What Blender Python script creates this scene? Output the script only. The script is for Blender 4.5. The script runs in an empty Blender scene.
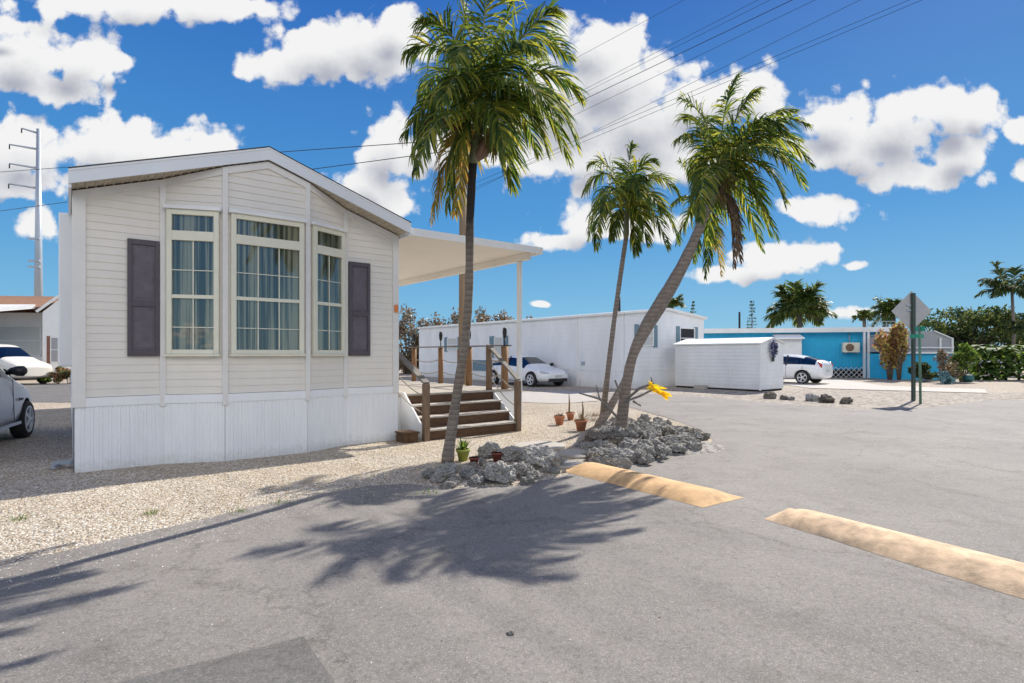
import bpy, bmesh, math, random
from mathutils import Vector, Matrix, noise
R = math.radians
random.seed(7)
scene = bpy.context.scene
COL = scene.collection
HZ, F, CX, CH = 354.0, 565.0, 512.0, 1.5          # horizon row, focal length in px, centre column, camera height

def at(px, py, d):                                   # a pixel at a depth -> point
    return Vector(((px - CX) / F * d, d, CH + (HZ - py) / F * d))
def G(px, py, z=0.0):                                # a pixel on the ground -> point
    d = (CH - z) * F / (py - HZ)
    return Vector(((px - CX) / F * d, d, z))

# ------------------------------------------------------------------ materials
def new_mat(name):
    m = bpy.data.materials.new(name); m.use_nodes = True
    nt = m.node_tree; b = nt.nodes['Principled BSDF']
    return m, nt, b
def N(nt, t, **kw):
    n = nt.nodes.new(t)
    for k, v in kw.items():
        if k in n.inputs: n.inputs[k].default_value = v
        else: setattr(n, k, v)
    return n
def ramp(nt, stops):
    n = nt.nodes.new('ShaderNodeValToRGB'); cr = n.color_ramp
    while len(cr.elements) > 1: cr.elements.remove(cr.elements[-1])
    cr.elements[0].position = stops[0][0]; cr.elements[0].color = (*stops[0][1], 1)
    for p, c in stops[1:]:
        e = cr.elements.new(p); e.color = (*c, 1)
    return n
def sc(c, k): return tuple(min(1, x * k) for x in c)
def mat(name, col, rough=.6, metal=0, var=.12, scale=6, bump=0, bscale=40, spec=.5, stretch=(1, 1, 1)):
    m, nt, b = new_mat(name); L = nt.links
    b.inputs['Roughness'].default_value = rough; b.inputs['Metallic'].default_value = metal
    b.inputs['Specular IOR Level'].default_value = spec
    tc = N(nt, 'ShaderNodeNewGeometry'); mp = N(nt, 'ShaderNodeMapping'); mp.inputs['Scale'].default_value = stretch
    L.new(tc.outputs['Position'], mp.inputs['Vector'])
    n = N(nt, 'ShaderNodeTexNoise', Scale=scale, Detail=6, Roughness=.65)
    L.new(mp.outputs[0], n.inputs['Vector'])
    r = ramp(nt, [(.3, sc(col, 1 - var)), (.7, sc(col, 1 + var))])
    L.new(n.outputs['Fac'], r.inputs[0]); L.new(r.outputs[0], b.inputs['Base Color'])
    if bump:
        n2 = N(nt, 'ShaderNodeTexNoise', Scale=bscale, Detail=4)
        L.new(mp.outputs[0], n2.inputs['Vector'])
        bp = N(nt, 'ShaderNodeBump', Strength=bump, Distance=.02)
        L.new(n2.outputs['Fac'], bp.inputs['Height']); L.new(bp.outputs[0], b.inputs['Normal'])
    return m
def leaf_mat(name, stops, trans=.45, rough=.45):
    m, nt, b = new_mat(name); L = nt.links
    g = N(nt, 'ShaderNodeNewGeometry'); r = ramp(nt, stops)
    L.new(g.outputs['Random Per Island'], r.inputs[0]); L.new(r.outputs[0], b.inputs['Base Color'])
    b.inputs['Roughness'].default_value = rough; b.inputs['Specular IOR Level'].default_value = .35
    t = N(nt, 'ShaderNodeBsdfTranslucent'); hs = N(nt, 'ShaderNodeHueSaturation', Value=2.3, Saturation=1.05, Hue=.485)
    L.new(r.outputs[0], hs.inputs['Color']); L.new(hs.outputs[0], t.inputs[0])
    mx = N(nt, 'ShaderNodeMixShader'); mx.inputs[0].default_value = trans
    L.new(b.outputs[0], mx.inputs[1]); L.new(t.outputs[0], mx.inputs[2])
    L.new(mx.outputs[0], nt.nodes['Material Output'].inputs[0])
    return m
def gravel_mat(name, stops, pscale=45, big=.35, stain=(.30, .26, .20), bump=.9):
    m, nt, b = new_mat(name); L = nt.links
    g = N(nt, 'ShaderNodeNewGeometry')
    w = N(nt, 'ShaderNodeTexNoise', Scale=14.0, Detail=3)
    L.new(g.outputs['Position'], w.inputs['Vector'])
    va = N(nt, 'ShaderNodeVectorMath', operation='MULTIPLY_ADD'); va.inputs[1].default_value = (.03, .03, .03)
    L.new(w.outputs['Color'], va.inputs[0]); L.new(g.outputs['Position'], va.inputs[2])
    v = N(nt, 'ShaderNodeTexVoronoi', Scale=pscale); L.new(va.outputs[0], v.inputs['Vector'])
    sx = N(nt, 'ShaderNodeSeparateColor'); L.new(v.outputs['Color'], sx.inputs[0])
    r = ramp(nt, stops); L.new(sx.outputs[0], r.inputs[0])
    n = N(nt, 'ShaderNodeTexNoise', Scale=.9, Detail=8, Roughness=.7); L.new(g.outputs['Position'], n.inputs['Vector'])
    rr = ramp(nt, [(.42, (0, 0, 0)), (.68, (big,) * 3)]); L.new(n.outputs['Fac'], rr.inputs[0])
    mx = N(nt, 'ShaderNodeMix', data_type='RGBA'); L.new(rr.outputs[0], mx.inputs[0]); L.new(r.outputs[0], mx.inputs[6])
    mx.inputs[7].default_value = (*stain, 1)
    L.new(mx.outputs[2], b.inputs['Base Color']); b.inputs['Roughness'].default_value = .9; b.inputs['Specular IOR Level'].default_value = .2
    bp = N(nt, 'ShaderNodeBump', Strength=bump, Distance=.02); bp.invert = True
    L.new(v.outputs['Distance'], bp.inputs['Height']); L.new(bp.outputs[0], b.inputs['Normal'])
    return m
def asphalt_mat(name, lo, hi, warm=(1, .965, .92)):
    m, nt, b = new_mat(name); L = nt.links
    g = N(nt, 'ShaderNodeNewGeometry')
    c = lambda v: tuple(v * w for w in warm)
    n1 = N(nt, 'ShaderNodeTexNoise', Scale=110.0, Detail=5, Roughness=.8); L.new(g.outputs['Position'], n1.inputs['Vector'])
    n2 = N(nt, 'ShaderNodeTexNoise', Scale=.55, Detail=7, Roughness=.62); L.new(g.outputs['Position'], n2.inputs['Vector'])
    n3 = N(nt, 'ShaderNodeTexNoise', Scale=26.0, Detail=8, Roughness=.75); L.new(g.outputs['Position'], n3.inputs['Vector'])
    r2 = ramp(nt, [(.3, c(lo)), (.72, c(hi))]); L.new(n2.outputs['Fac'], r2.inputs[0])
    r1 = ramp(nt, [(.33, (.55,) * 3), (.5, (1,) * 3), (.72, (1.0, 1.0, 1.0))]); L.new(n1.outputs['Fac'], r1.inputs[0])
    r3 = ramp(nt, [(.36, (.72,) * 3), (.5, (1.0,) * 3)]); L.new(n3.outputs['Fac'], r3.inputs[0])
    m1 = N(nt, 'ShaderNodeMix', data_type='RGBA', blend_type='MULTIPLY'); m1.inputs[0].default_value = 1
    L.new(r2.outputs[0], m1.inputs[6]); L.new(r1.outputs[0], m1.inputs[7])
    m2 = N(nt, 'ShaderNodeMix', data_type='RGBA', blend_type='MULTIPLY'); m2.inputs[0].default_value = 1
    L.new(m1.outputs[2], m2.inputs[6]); L.new(r3.outputs[0], m2.inputs[7])
    # light aggregate grains
    v = N(nt, 'ShaderNodeTexVoronoi', Scale=120.0); L.new(g.outputs['Position'], v.inputs['Vector'])
    sx = N(nt, 'ShaderNodeSeparateColor'); L.new(v.outputs['Color'], sx.inputs[0])
    rv = ramp(nt, [(.72, (0,) * 3), (.95, (.35,) * 3)]); L.new(sx.outputs[1], rv.inputs[0])
    m3 = N(nt, 'ShaderNodeMix', data_type='RGBA'); L.new(rv.outputs[0], m3.inputs[0]); L.new(m2.outputs[2], m3.inputs[6])
    m3.inputs[7].default_value = (*c(min(.6, hi * 1.6)), 1)
    # faint tyre polish / stains, meandering cracks
    n4 = N(nt, 'ShaderNodeTexNoise', Scale=2.3, Detail=5, Roughness=.6, Distortion=1.2); L.new(g.outputs['Position'], n4.inputs['Vector'])
    r4 = ramp(nt, [(.52, (1,) * 3), (.72, (.80, .79, .77))]); L.new(n4.outputs['Fac'], r4.inputs[0])
    m4 = N(nt, 'ShaderNodeMix', data_type='RGBA', blend_type='MULTIPLY'); m4.inputs[0].default_value = 1
    L.new(m3.outputs[2], m4.inputs[6]); L.new(r4.outputs[0], m4.inputs[7])
    dn = N(nt, 'ShaderNodeTexNoise', Scale=1.7, Detail=6, Roughness=.7); L.new(g.outputs['Position'], dn.inputs['Vector'])
    dv = N(nt, 'ShaderNodeVectorMath', operation='MULTIPLY_ADD'); dv.inputs[1].default_value = (.9, .9, .9); L.new(dn.outputs['Color'], dv.inputs[0]); L.new(g.outputs['Position'], dv.inputs[2])
    ce = N(nt, 'ShaderNodeTexVoronoi', Scale=.33, feature='DISTANCE_TO_EDGE'); L.new(dv.outputs[0], ce.inputs['Vector'])
    rc_ = ramp(nt, [(0, (.62,) * 3), (.0035, (.85,) * 3), (.006, (1,) * 3)]); L.new(ce.outputs['Distance'], rc_.inputs[0])
    m5 = N(nt, 'ShaderNodeMix', data_type='RGBA', blend_type='MULTIPLY'); m5.inputs[0].default_value = .8
    L.new(m4.outputs[2], m5.inputs[6]); L.new(rc_.outputs[0], m5.inputs[7]); m4 = m5
    L.new(m4.outputs[2], b.inputs['Base Color']); b.inputs['Roughness'].default_value = .85; b.inputs['Specular IOR Level'].default_value = .3
    bp = N(nt, 'ShaderNodeBump', Strength=.5, Distance=.008); L.new(n1.outputs['Fac'], bp.inputs['Height']); L.new(bp.outputs[0], b.inputs['Normal'])
    return m
def rock_mat(name, a, bcol, cdark):
    m, nt, b = new_mat(name); L = nt.links
    tc = N(nt, 'ShaderNodeTexCoord')
    n = N(nt, 'ShaderNodeTexNoise', Scale=7.0, Detail=9, Roughness=.8); L.new(tc.outputs['Object'], n.inputs['Vector'])
    v = N(nt, 'ShaderNodeTexVoronoi', Scale=9.0, feature='SMOOTH_F1'); L.new(tc.outputs['Object'], v.inputs['Vector'])
    r = ramp(nt, [(.38, cdark), (.47, a), (.62, bcol)]); L.new(n.outputs['Fac'], r.inputs[0])
    L.new(r.outputs[0], b.inputs['Base Color']); b.inputs['Roughness'].default_value = .95; b.inputs['Specular IOR Level'].default_value = .15
    ad = N(nt, 'ShaderNodeMath', operation='ADD'); L.new(n.outputs['Fac'], ad.inputs[0]); L.new(v.outputs['Distance'], ad.inputs[1])
    bp = N(nt, 'ShaderNodeBump', Strength=1.0, Distance=.08); L.new(ad.outputs[0], bp.inputs['Height']); L.new(bp.outputs[0], b.inputs['Normal'])
    return m
def glass_mat(name, tint=(.75, .85, .88), refl=.4, rough=.02):
    m, nt, b = new_mat(name); L = nt.links; nt.nodes.remove(b)
    t = N(nt, 'ShaderNodeBsdfTransparent'); t.inputs[0].default_value = (*tint, 1)
    g = N(nt, 'ShaderNodeBsdfGlossy', Roughness=rough)
    lw = N(nt, 'ShaderNodeLayerWeight', Blend=.3); ad = N(nt, 'ShaderNodeMath', operation='ADD', use_clamp=True); ad.inputs[1].default_value = refl
    L.new(lw.outputs['Fresnel'], ad.inputs[0])
    mx = N(nt, 'ShaderNodeMixShader'); L.new(ad.outputs[0], mx.inputs[0]); L.new(t.outputs[0], mx.inputs[1]); L.new(g.outputs[0], mx.inputs[2])
    L.new(mx.outputs[0], nt.nodes['Material Output'].inputs[0])
    return m
def trunk_mat(name, a, b_, ring=20, dark_above=None, dark=(.03, .025, .022)):
    m, nt, b = new_mat(name); L = nt.links
    g = N(nt, 'ShaderNodeNewGeometry'); sp = N(nt, 'ShaderNodeSeparateXYZ'); L.new(g.outputs['Position'], sp.inputs[0])
    n = N(nt, 'ShaderNodeTexNoise', Scale=9.0, Detail=7, Roughness=.7); L.new(g.outputs['Position'], n.inputs['Vector'])
    ml = N(nt, 'ShaderNodeMath', operation='MULTIPLY_ADD'); ml.inputs[1].default_value = .09; L.new(n.outputs['Fac'], ml.inputs[0]); L.new(sp.outputs[2], ml.inputs[2])
    m2 = N(nt, 'ShaderNodeMath', operation='MULTIPLY'); m2.inputs[1].default_value = ring; L.new(ml.outputs[0], m2.inputs[0])
    fr = N(nt, 'ShaderNodeMath', operation='FRACT'); L.new(m2.outputs[0], fr.inputs[0])
    r = ramp(nt, [(0, sc(a, .72)), (.10, a), (.93, b_), (1, sc(a, .78))]); L.new(fr.outputs[0], r.inputs[0])
    r2 = ramp(nt, [(.35, (.6,) * 3), (.65, (1.0,) * 3)]); L.new(n.outputs['Fac'], r2.inputs[0])
    mm = N(nt, 'ShaderNodeMix', data_type='RGBA', blend_type='MULTIPLY'); mm.inputs[0].default_value = .8
    L.new(r.outputs[0], mm.inputs[6]); L.new(r2.outputs[0], mm.inputs[7]); out = mm.outputs[2]
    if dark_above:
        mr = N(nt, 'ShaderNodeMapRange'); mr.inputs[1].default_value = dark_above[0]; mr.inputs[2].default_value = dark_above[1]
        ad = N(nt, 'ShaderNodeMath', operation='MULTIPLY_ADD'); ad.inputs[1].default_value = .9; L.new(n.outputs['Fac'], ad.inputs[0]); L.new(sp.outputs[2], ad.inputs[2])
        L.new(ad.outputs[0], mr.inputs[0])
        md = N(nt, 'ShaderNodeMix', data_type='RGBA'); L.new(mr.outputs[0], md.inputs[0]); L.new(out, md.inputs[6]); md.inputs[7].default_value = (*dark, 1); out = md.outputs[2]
    L.new(out, b.inputs['Base Color']); b.inputs['Roughness'].default_value = .9
    bp = N(nt, 'ShaderNodeBump', Strength=.2, Distance=.01); L.new(fr.outputs[0], bp.inputs['Height']); L.new(bp.outputs[0], b.inputs['Normal'])
    return m
def curtain_mat(name):
    m, nt, b = new_mat(name); L = nt.links
    g = N(nt, 'ShaderNodeTexCoord'); mp = N(nt, 'ShaderNodeMapping'); mp.inputs['Scale'].default_value = (13, 13, .2)
    L.new(g.outputs['Object'], mp.inputs[0])
    n = N(nt, 'ShaderNodeTexNoise', Scale=1.6, Detail=4); L.new(mp.outputs[0], n.inputs['Vector'])
    r = ramp(nt, [(.40, (.10, .105, .09)), (.5, (.25, .245, .20)), (.57, (.62, .57, .43))]); L.new(n.outputs['Fac'], r.inputs[0])
    L.new(r.outputs[0], b.inputs['Base Color']); b.inputs['Roughness'].default_value = .9
    return m

M = {}
M['siding'] = mat('siding_vinyl', (.775, .725, .655), .55, var=.045, scale=2.2, stretch=(1, 1, .4))
M['trim'] = mat('trim_vinyl', (.76, .735, .70), .5, var=.05, scale=4)
M['cream'] = mat('cream_window_frame', (.76, .73, .59), .45, var=.05, scale=5)
M['skirt'] = mat('skirt_vinyl', (.84, .84, .85), .5, var=.035, scale=3, stretch=(2, 2, .5))
def splash(m, top=.16, col=(.42, .36, .28)):             # dirt splashed up from the gravel
    nt = m.node_tree; L = nt.links; b = nt.nodes['Principled BSDF']; old = b.inputs['Base Color'].links[0].from_socket
    g = N(nt, 'ShaderNodeNewGeometry'); sp = N(nt, 'ShaderNodeSeparateXYZ'); L.new(g.outputs['Position'], sp.inputs[0])
    n = N(nt, 'ShaderNodeTexNoise', Scale=14.0, Detail=8, Roughness=.75); L.new(g.outputs['Position'], n.inputs['Vector'])
    a = N(nt, 'ShaderNodeMath', operation='MULTIPLY_ADD'); a.inputs[1].default_value = -.5; a.inputs[2].default_value = .25; L.new(n.outputs['Fac'], a.inputs[0])
    c = N(nt, 'ShaderNodeMath', operation='ADD'); L.new(a.outputs[0], c.inputs[0]); L.new(sp.outputs[2], c.inputs[1])
    r = N(nt, 'ShaderNodeMapRange'); r.inputs[1].default_value = top; r.inputs[2].default_value = 0; r.inputs[4].default_value = .32; L.new(c.outputs[0], r.inputs[0])
    mx = N(nt, 'ShaderNodeMix', data_type='RGBA'); L.new(r.outputs[0], mx.inputs[0]); L.new(old, mx.inputs[6]); mx.inputs[7].default_value = (*col, 1); L.new(mx.outputs[2], b.inputs['Base Color'])
splash(M['skirt'])
M['fascia'] = mat('fascia_metal', (.74, .76, .79), .4, var=.04, scale=1.2)
M['white'] = mat('white_paint', (.80, .80, .79), .5, var=.05, scale=2.5)
M['white2'] = mat('white_wall_paint', (.78, .785, .79), .6, var=.08, scale=1.3, stretch=(1, 1, .35)); splash(M['white2'], .35)
M['roofwhite'] = mat('roof_coating', (.80, .80, .78), .6, var=.07, scale=1.5)
M['edge'] = mat('roof_edge_tar', (.05, .05, .05), .7)
M['soffit'] = mat('soffit_tan', (.46, .41, .33), .7, var=.25, scale=12)
M['canopy'] = mat('canopy_panel', (.82, .79, .73), .5, var=.03, scale=2)
M['shutter'] = mat('plum_shutter', (.085, .070, .082), .55, var=.12, scale=9)
M['shutter_rec'] = mat('plum_shutter_panel', (.12, .10, .118), .6, var=.22, scale=7, bump=.2)
M['curtain'] = curtain_mat('window_curtain')
M['glass'] = glass_mat('window_glass', (.84, .88, .86), .11)
M['darkglass'] = glass_mat('car_glass', (.12, .14, .15), .12)
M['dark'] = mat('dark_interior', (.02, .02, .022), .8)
M['orange'] = mat('orange_lens', (.75, .22, .05), .3)
M['wood'] = mat('weathered_wood', (.19, .125, .08), .85, var=.3, scale=9, stretch=(1, 1, .35), bump=.3)
M['wood_dark'] = mat('dark_stained_riser', (.095, .045, .017), .7, var=.35, scale=7, stretch=(1, 1, 4), bump=.3)
M['wood_post'] = mat('round_post_wood', (.27, .15, .075), .8, var=.3, scale=8, stretch=(1, 1, .3), bump=.3)
M['wood_grey'] = mat('grey_rail_wood', (.19, .17, .15), .8, var=.3, scale=10, bump=.3)
M['tread'] = mat('sun_bleached_tread', (.42, .38, .33), .85, var=.2, scale=9, bump=.3)
M['rope'] = mat('rope_fibre', (.36, .32, .26), .9, var=.3, scale=60)
M['black'] = mat('black_plastic', (.018, .018, .02), .45)
M['rubber'] = mat('tyre_rubber', (.025, .025, .027), .8)
M['rim'] = mat('alloy_rim', (.66, .67, .69), .35, .15)
M['carwhite'] = mat('white_car_paint', (.78, .79, .80), .18, 0, .01, spec=.6)
M['carsilver'] = mat('silver_car_paint', (.62, .64, .68), .22, .35, .01)
M['carcream'] = mat('cream_car_paint', (.68, .64, .56), .3, 0, .02)
M['red'] = mat('red_lamp', (.45, .02, .02), .25)
M['lamp'] = mat('clear_lamp', (.55, .58, .62), .1, .3)
M['steel'] = mat('galvanised_steel', (.38, .42, .47), .45, .4, .08)
M['signgrey'] = mat('sign_back_aluminium', (.42, .41, .40), .5, .3, .08)
M['signpost'] = mat('green_steel_post', (.05, .07, .06), .6, .2)
M['greenpost'] = mat('faded_green_post', (.10, .20, .14), .6, .1)
M['signgreen'] = mat('street_sign_green', (.01, .28, .17), .4)
M['bump'] = mat('yellow_speed_bump', (.58, .36, .17), .85, var=.30, scale=5, bump=.22, bscale=90)
M['bump_worn'] = mat('worn_speed_bump', (.60, .42, .255), .85, var=.40, scale=7, bump=.22, bscale=90)
M['terracotta'] = mat('terracotta', (.48, .19, .10), .85, var=.15, scale=20)
M['limepot'] = mat('lime_pot', (.33, .36, .06), .6, var=.1)
M['redpot'] = mat('dark_red_pot', (.20, .05, .03), .7)
M['tealpot'] = mat('teal_pot', (.02, .12, .12), .4)
M['soil'] = mat('soil', (.08, .06, .045), .95)
M['brownroof'] = mat('brown_shingle', (.36, .19, .11), .9, var=.2, scale=8, stretch=(1, 1, 3))
M['taupe'] = mat('taupe_siding', (.52, .49, .45), .7)
M['brick'] = mat('red_brown_panel', (.22, .10, .07), .8)
M['blue'] = mat('turquoise_wall', (.020, .41, .69), .6, var=.07, scale=1.3)
M['slate'] = mat('slate_shutter', (.15, .24, .29), .6)
M['winwhite'] = mat('blind_white', (.55, .56, .54), .6, var=.15, scale=8, stretch=(.2, .2, 10))
M['screen'] = mat('grey_screen', (.34, .35, .37), .7, var=.05)
M['wire'] = mat('wire_black', (.02, .02, .025), .6)
M['conc'] = mat('pale_concrete', (.42, .385, .335), .85, var=.1, scale=3, bump=.2)
M['woodpole'] = mat('utility_pole_wood', (.24, .17, .11), .9, var=.3, scale=6, stretch=(1, 1, .1), bump=.4)
M['asphalt'] = asphalt_mat('road_asphalt', .205, .295, (1, .918, .825))
M['asphalt_new'] = asphalt_mat('patch_asphalt', .15, .20, (1, .93, .86))
M['ground'] = gravel_mat('sandy_ground', [(0, (.28, .22, .16)), (.5, (.42, .35, .27)), (1, (.52, .46, .38))], 16, .4)
M['gravel'] = gravel_mat('pea_gravel', [(0, (.16, .125, .09)), (.15, (.36, .30, .22)), (.45, (.55, .48, .38)), (.8, (.68, .61, .50)), (1, (.36, .25, .15))], 46, .65, (.36, .27, .17))
M['gravelgrey'] = gravel_mat('grey_gravel', [(0, (.12, .10, .085)), (.3, (.27, .23, .19)), (.7, (.40, .35, .29)), (1, (.50, .44, .37))], 12, .3)
M['rubble'] = gravel_mat('grey_rubble', [(0, (.08, .07, .06)), (.4, (.24, .22, .20)), (1, (.42, .39, .35))], 18, .3)
M['rock'] = rock_mat('coral_rock', (.62, .585, .53), (.86, .83, .77), (.10, .09, .08))
M['rockdark'] = rock_mat('dark_coral_rock', (.26, .22, .185), (.50, .43, .36), (.03, .027, .025))
M['rocktan'] = rock_mat('tan_rock', (.33, .28, .22), (.52, .46, .38), (.10, .08, .06))
def pebble_mat():
    m, nt, b = new_mat('loose_pebble'); g = N(nt, 'ShaderNodeNewGeometry')
    r = ramp(nt, [(0, (.16, .13, .10)), (.2, (.42, .33, .23)), (.5, (.66, .60, .51)), (.85, (.80, .77, .70)), (1, (.40, .25, .14))])
    nt.links.new(g.outputs['Random Per Island'], r.inputs[0]); nt.links.new(r.outputs[0], b.inputs['Base Color']); b.inputs['Roughness'].default_value = .85
    return m
M['pebble'] = pebble_mat()
M['palm'] = leaf_mat('palm_leaf', [(0, (.016, .042, .011)), (.35, (.042, .082, .016)), (.68, (.125, .16, .025)), (1, (.31, .29, .045))], .5, .62)
M['palm_y'] = leaf_mat('yellowing_palm_leaf', [(0, (.07, .08, .02)), (.4, (.22, .20, .04)), (.8, (.38, .27, .06)), (1, (.25, .13, .05))], .4)
M['palm_dead'] = leaf_mat('dead_palm_leaf', [(0, (.05, .035, .025)), (.6, (.14, .095, .065)), (1, (.22, .16, .11))], .15, .8)
M['palm_far'] = leaf_mat('far_palm_leaf', [(0, (.022, .045, .015)), (.5, (.05, .09, .02)), (1, (.16, .17, .04))], .35)
M['rachis'] = mat('frond_stem', (.16, .19, .06), .5, var=.1)
M['rachis_dead'] = mat('dead_frond_stem', (.17, .11, .075), .8, var=.2)
M['shaft'] = mat('crownshaft', (.17, .175, .10), .45, var=.3, scale=5, stretch=(1, 1, .3))
M['flowerstalk'] = mat('flower_stalk', (.20, .12, .085), .6)
M['seeds'] = leaf_mat('palm_seed_sprays', [(0, (.12, .12, .035)), (1, (.30, .26, .08))], .2)
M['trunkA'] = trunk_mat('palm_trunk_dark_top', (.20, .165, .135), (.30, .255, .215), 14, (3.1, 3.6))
M['trunkB'] = trunk_mat('palm_trunk', (.24, .195, .165), (.33, .28, .24), 13)
M['bark'] = mat('bark', (.13, .10, .075), .9, var=.3)
M['leaf_dark'] = leaf_mat('dark_leaf', [(0, (.014, .030, .010)), (.6, (.04, .07, .018)), (1, (.14, .15, .04))], .3, .75)
M['leaf_green'] = leaf_mat('bright_leaf', [(0, (.03, .07, .015)), (.5, (.08, .15, .03)), (1, (.24, .30, .05))], .3, .7)
M['leaf_dry'] = leaf_mat('dry_leaf', [(0, (.07, .05, .03)), (.5, (.17, .12, .07)), (.8, (.27, .20, .12)), (1, (.10, .11, .04))], .2)
M['leaf_boug'] = leaf_mat('croton_leaf', [(0, (.16, .07, .04)), (.35, (.30, .17, .09)), (.65, (.46, .36, .10)), (1, (.22, .24, .06))], .35)
M['leaf_red'] = leaf_mat('red_green_leaf', [(0, (.06, .10, .03)), (.5, (.12, .15, .05)), (.75, (.40, .16, .10)), (1, (.5, .3, .2))], .3)
M['leaf_blue'] = leaf_mat('agave_leaf', [(0, (.10, .20, .22)), (1, (.20, .34, .36))], .1)
M['yellowleaf'] = leaf_mat('bright_yellow_leaf', [(0, (.65, .42, .02)), (.6, (.80, .60, .03)), (1, (.45, .40, .04))], .3)
M['bluefl'] = leaf_mat('blue_flower', [(0, (.02, .03, .10)), (.5, (.06, .09, .28)), (.7, (.45, .46, .55)), (1, (.10, .10, .12))], .1)

# ------------------------------------------------------------------ mesh builder
class MB:
    def __init__(s): s.v = []; s.f = []; s.sm = []
    def add(s, vs, fs, smooth=False):
        o = len(s.v); s.v += [Vector(v) for v in vs]
        for f in fs: s.f.append(tuple(o + i for i in f)); s.sm.append(smooth)
    def box(s, o, a, b, c):                            # origin corner and three edge vectors
        o, a, b, c = Vector(o), Vector(a), Vector(b), Vector(c)
        if a.cross(b).dot(c) < 0: a, b = b, a
        s.add([o, o+a, o+a+b, o+b, o+c, o+a+c, o+a+b+c, o+b+c],
              [(0,3,2,1),(4,5,6,7),(0,1,5,4),(1,2,6,5),(2,3,7,6),(3,0,4,7)])
    def beam(s, p, q, w, h, up=(0, 0, 1)):               # bar from p to q, centred
        p, q = Vector(p), Vector(q); t = (q-p).normalized(); side = t.cross(Vector(up))
        if side.length < 1e-4: side = t.cross(Vector((0, 1, 0)))
        side.normalize(); u = side.cross(t)
        s.box(p - side*w/2 - u*h/2, q-p, side*w, u*h)
    def tube(s, pts, rad, n=10, cap=True, smooth=True):
        pts = [Vector(p) for p in pts]
        if not isinstance(rad, (list, tuple)): rad = [rad]*len(pts)
        o = len(s.v); ref = Vector((1, 0, 0))
        for i, p in enumerate(pts):
            t = (pts[min(i+1, len(pts)-1)] - pts[max(i-1, 0)]).normalized()
            a = ref - t*ref.dot(t)
            if a.length < .1: a = Vector((0, 1, 0)) - t*t.y
            a.normalize(); b = t.cross(a); ref = a
            for k in range(n):
                an = 2*math.pi*k/n; s.v.append(p + (a*math.cos(an) + b*math.sin(an))*rad[i])
        for i in range(len(pts)-1):
            for k in range(n):
                s.f.append((o+i*n+k, o+i*n+(k+1)%n, o+(i+1)*n+(k+1)%n, o+(i+1)*n+k)); s.sm.append(smooth)
        if cap:
            s.f.append(tuple(o+k for k in range(n))[::-1]); s.sm.append(False)
            s.f.append(tuple(o+(len(pts)-1)*n+k for k in range(n))); s.sm.append(False)
    def spin(s, c, ax, prof, n=24, close=False):         # prof: (offset along axis, radius)
        c, ax = Vector(c), Vector(ax).normalized(); a = ax.orthogonal().normalized(); b = ax.cross(a); o = len(s.v)
        for h_, r_ in prof:
            for k in range(n): an = 2*math.pi*k/n; s.v.append(c+ax*h_+(a*math.cos(an)+b*math.sin(an))*r_)
        for i in range(len(prof)-1 if not close else len(prof)):
            for k in range(n): j = (i+1) % len(prof); s.f.append((o+i*n+k, o+i*n+(k+1)%n, o+j*n+(k+1)%n, o+j*n+k)); s.sm.append(True)
    def lathe(s, c, prof, n=16):                         # prof: (radius, z)
        s.tube([Vector(c)+Vector((0, 0, z)) for r, z in prof], [r for r, z in prof], n)
    def prism(s, poly, ext):                             # planar polygon extruded by a vector
        poly = [Vector(p) for p in poly]; ext = Vector(ext); n = len(poly)
        s.add(poly + [p+ext for p in poly], [tuple(range(n))[::-1], tuple(range(n, 2*n))] + [(i, (i+1)%n, n+(i+1)%n, n+i) for i in range(n)])
    def mesh(s, name, m, org=(0, 0, 0)):
        me = bpy.data.meshes.new(name); org = Vector(org)
        me.from_pydata([v - org for v in s.v], [], s.f); me.polygons.foreach_set('use_smooth', s.sm)
        me.materials.append(m); me.update(); return me
    def build(s, name, m, parent=None, origin=None, **t):
        org = root_of(parent)['_o'] if parent else (origin if origin is not None else (0, 0, 0))
        o = bpy.data.objects.new(name, s.mesh(name, m, org)); COL.objects.link(o)
        if parent: o.parent = parent
        else: o.location = org
        if t: tag(o, **t)
        return o
def root_of(o):
    class _W(dict): pass
    while o.parent: o = o.parent
    return _W(_o=o.location)
def tag(o, label=None, cat=None, group=None, kind=None):
    if label: o['label'] = label
    if cat: o['category'] = cat
    if group: o['group'] = group
    if kind: o['kind'] = kind
    return o
def empty(name, loc, label=None, cat=None, group=None, rz=0):
    o = bpy.data.objects.new(name, None); COL.objects.link(o); o.location = loc; o.rotation_euler = (0, 0, rz)
    o.empty_display_size = .2
    return tag(o, label, cat, group)
def local(mb, name, m, parent):                          # mesh already in the parent's own space
    o = bpy.data.objects.new(name, mb.mesh(name, m)); COL.objects.link(o); o.parent = parent; return o
def copy_tree(o, parent=None):
    c = o.copy(); COL.objects.link(c); c.parent = parent
    for ch in list(o.children): copy_tree(ch, c)
    return c
def bevel(o, w=.006, seg=2):
    m = o.modifiers.new('bevel', 'BEVEL'); m.width = w; m.segments = seg; m.limit_method = 'ANGLE'; return o

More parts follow.
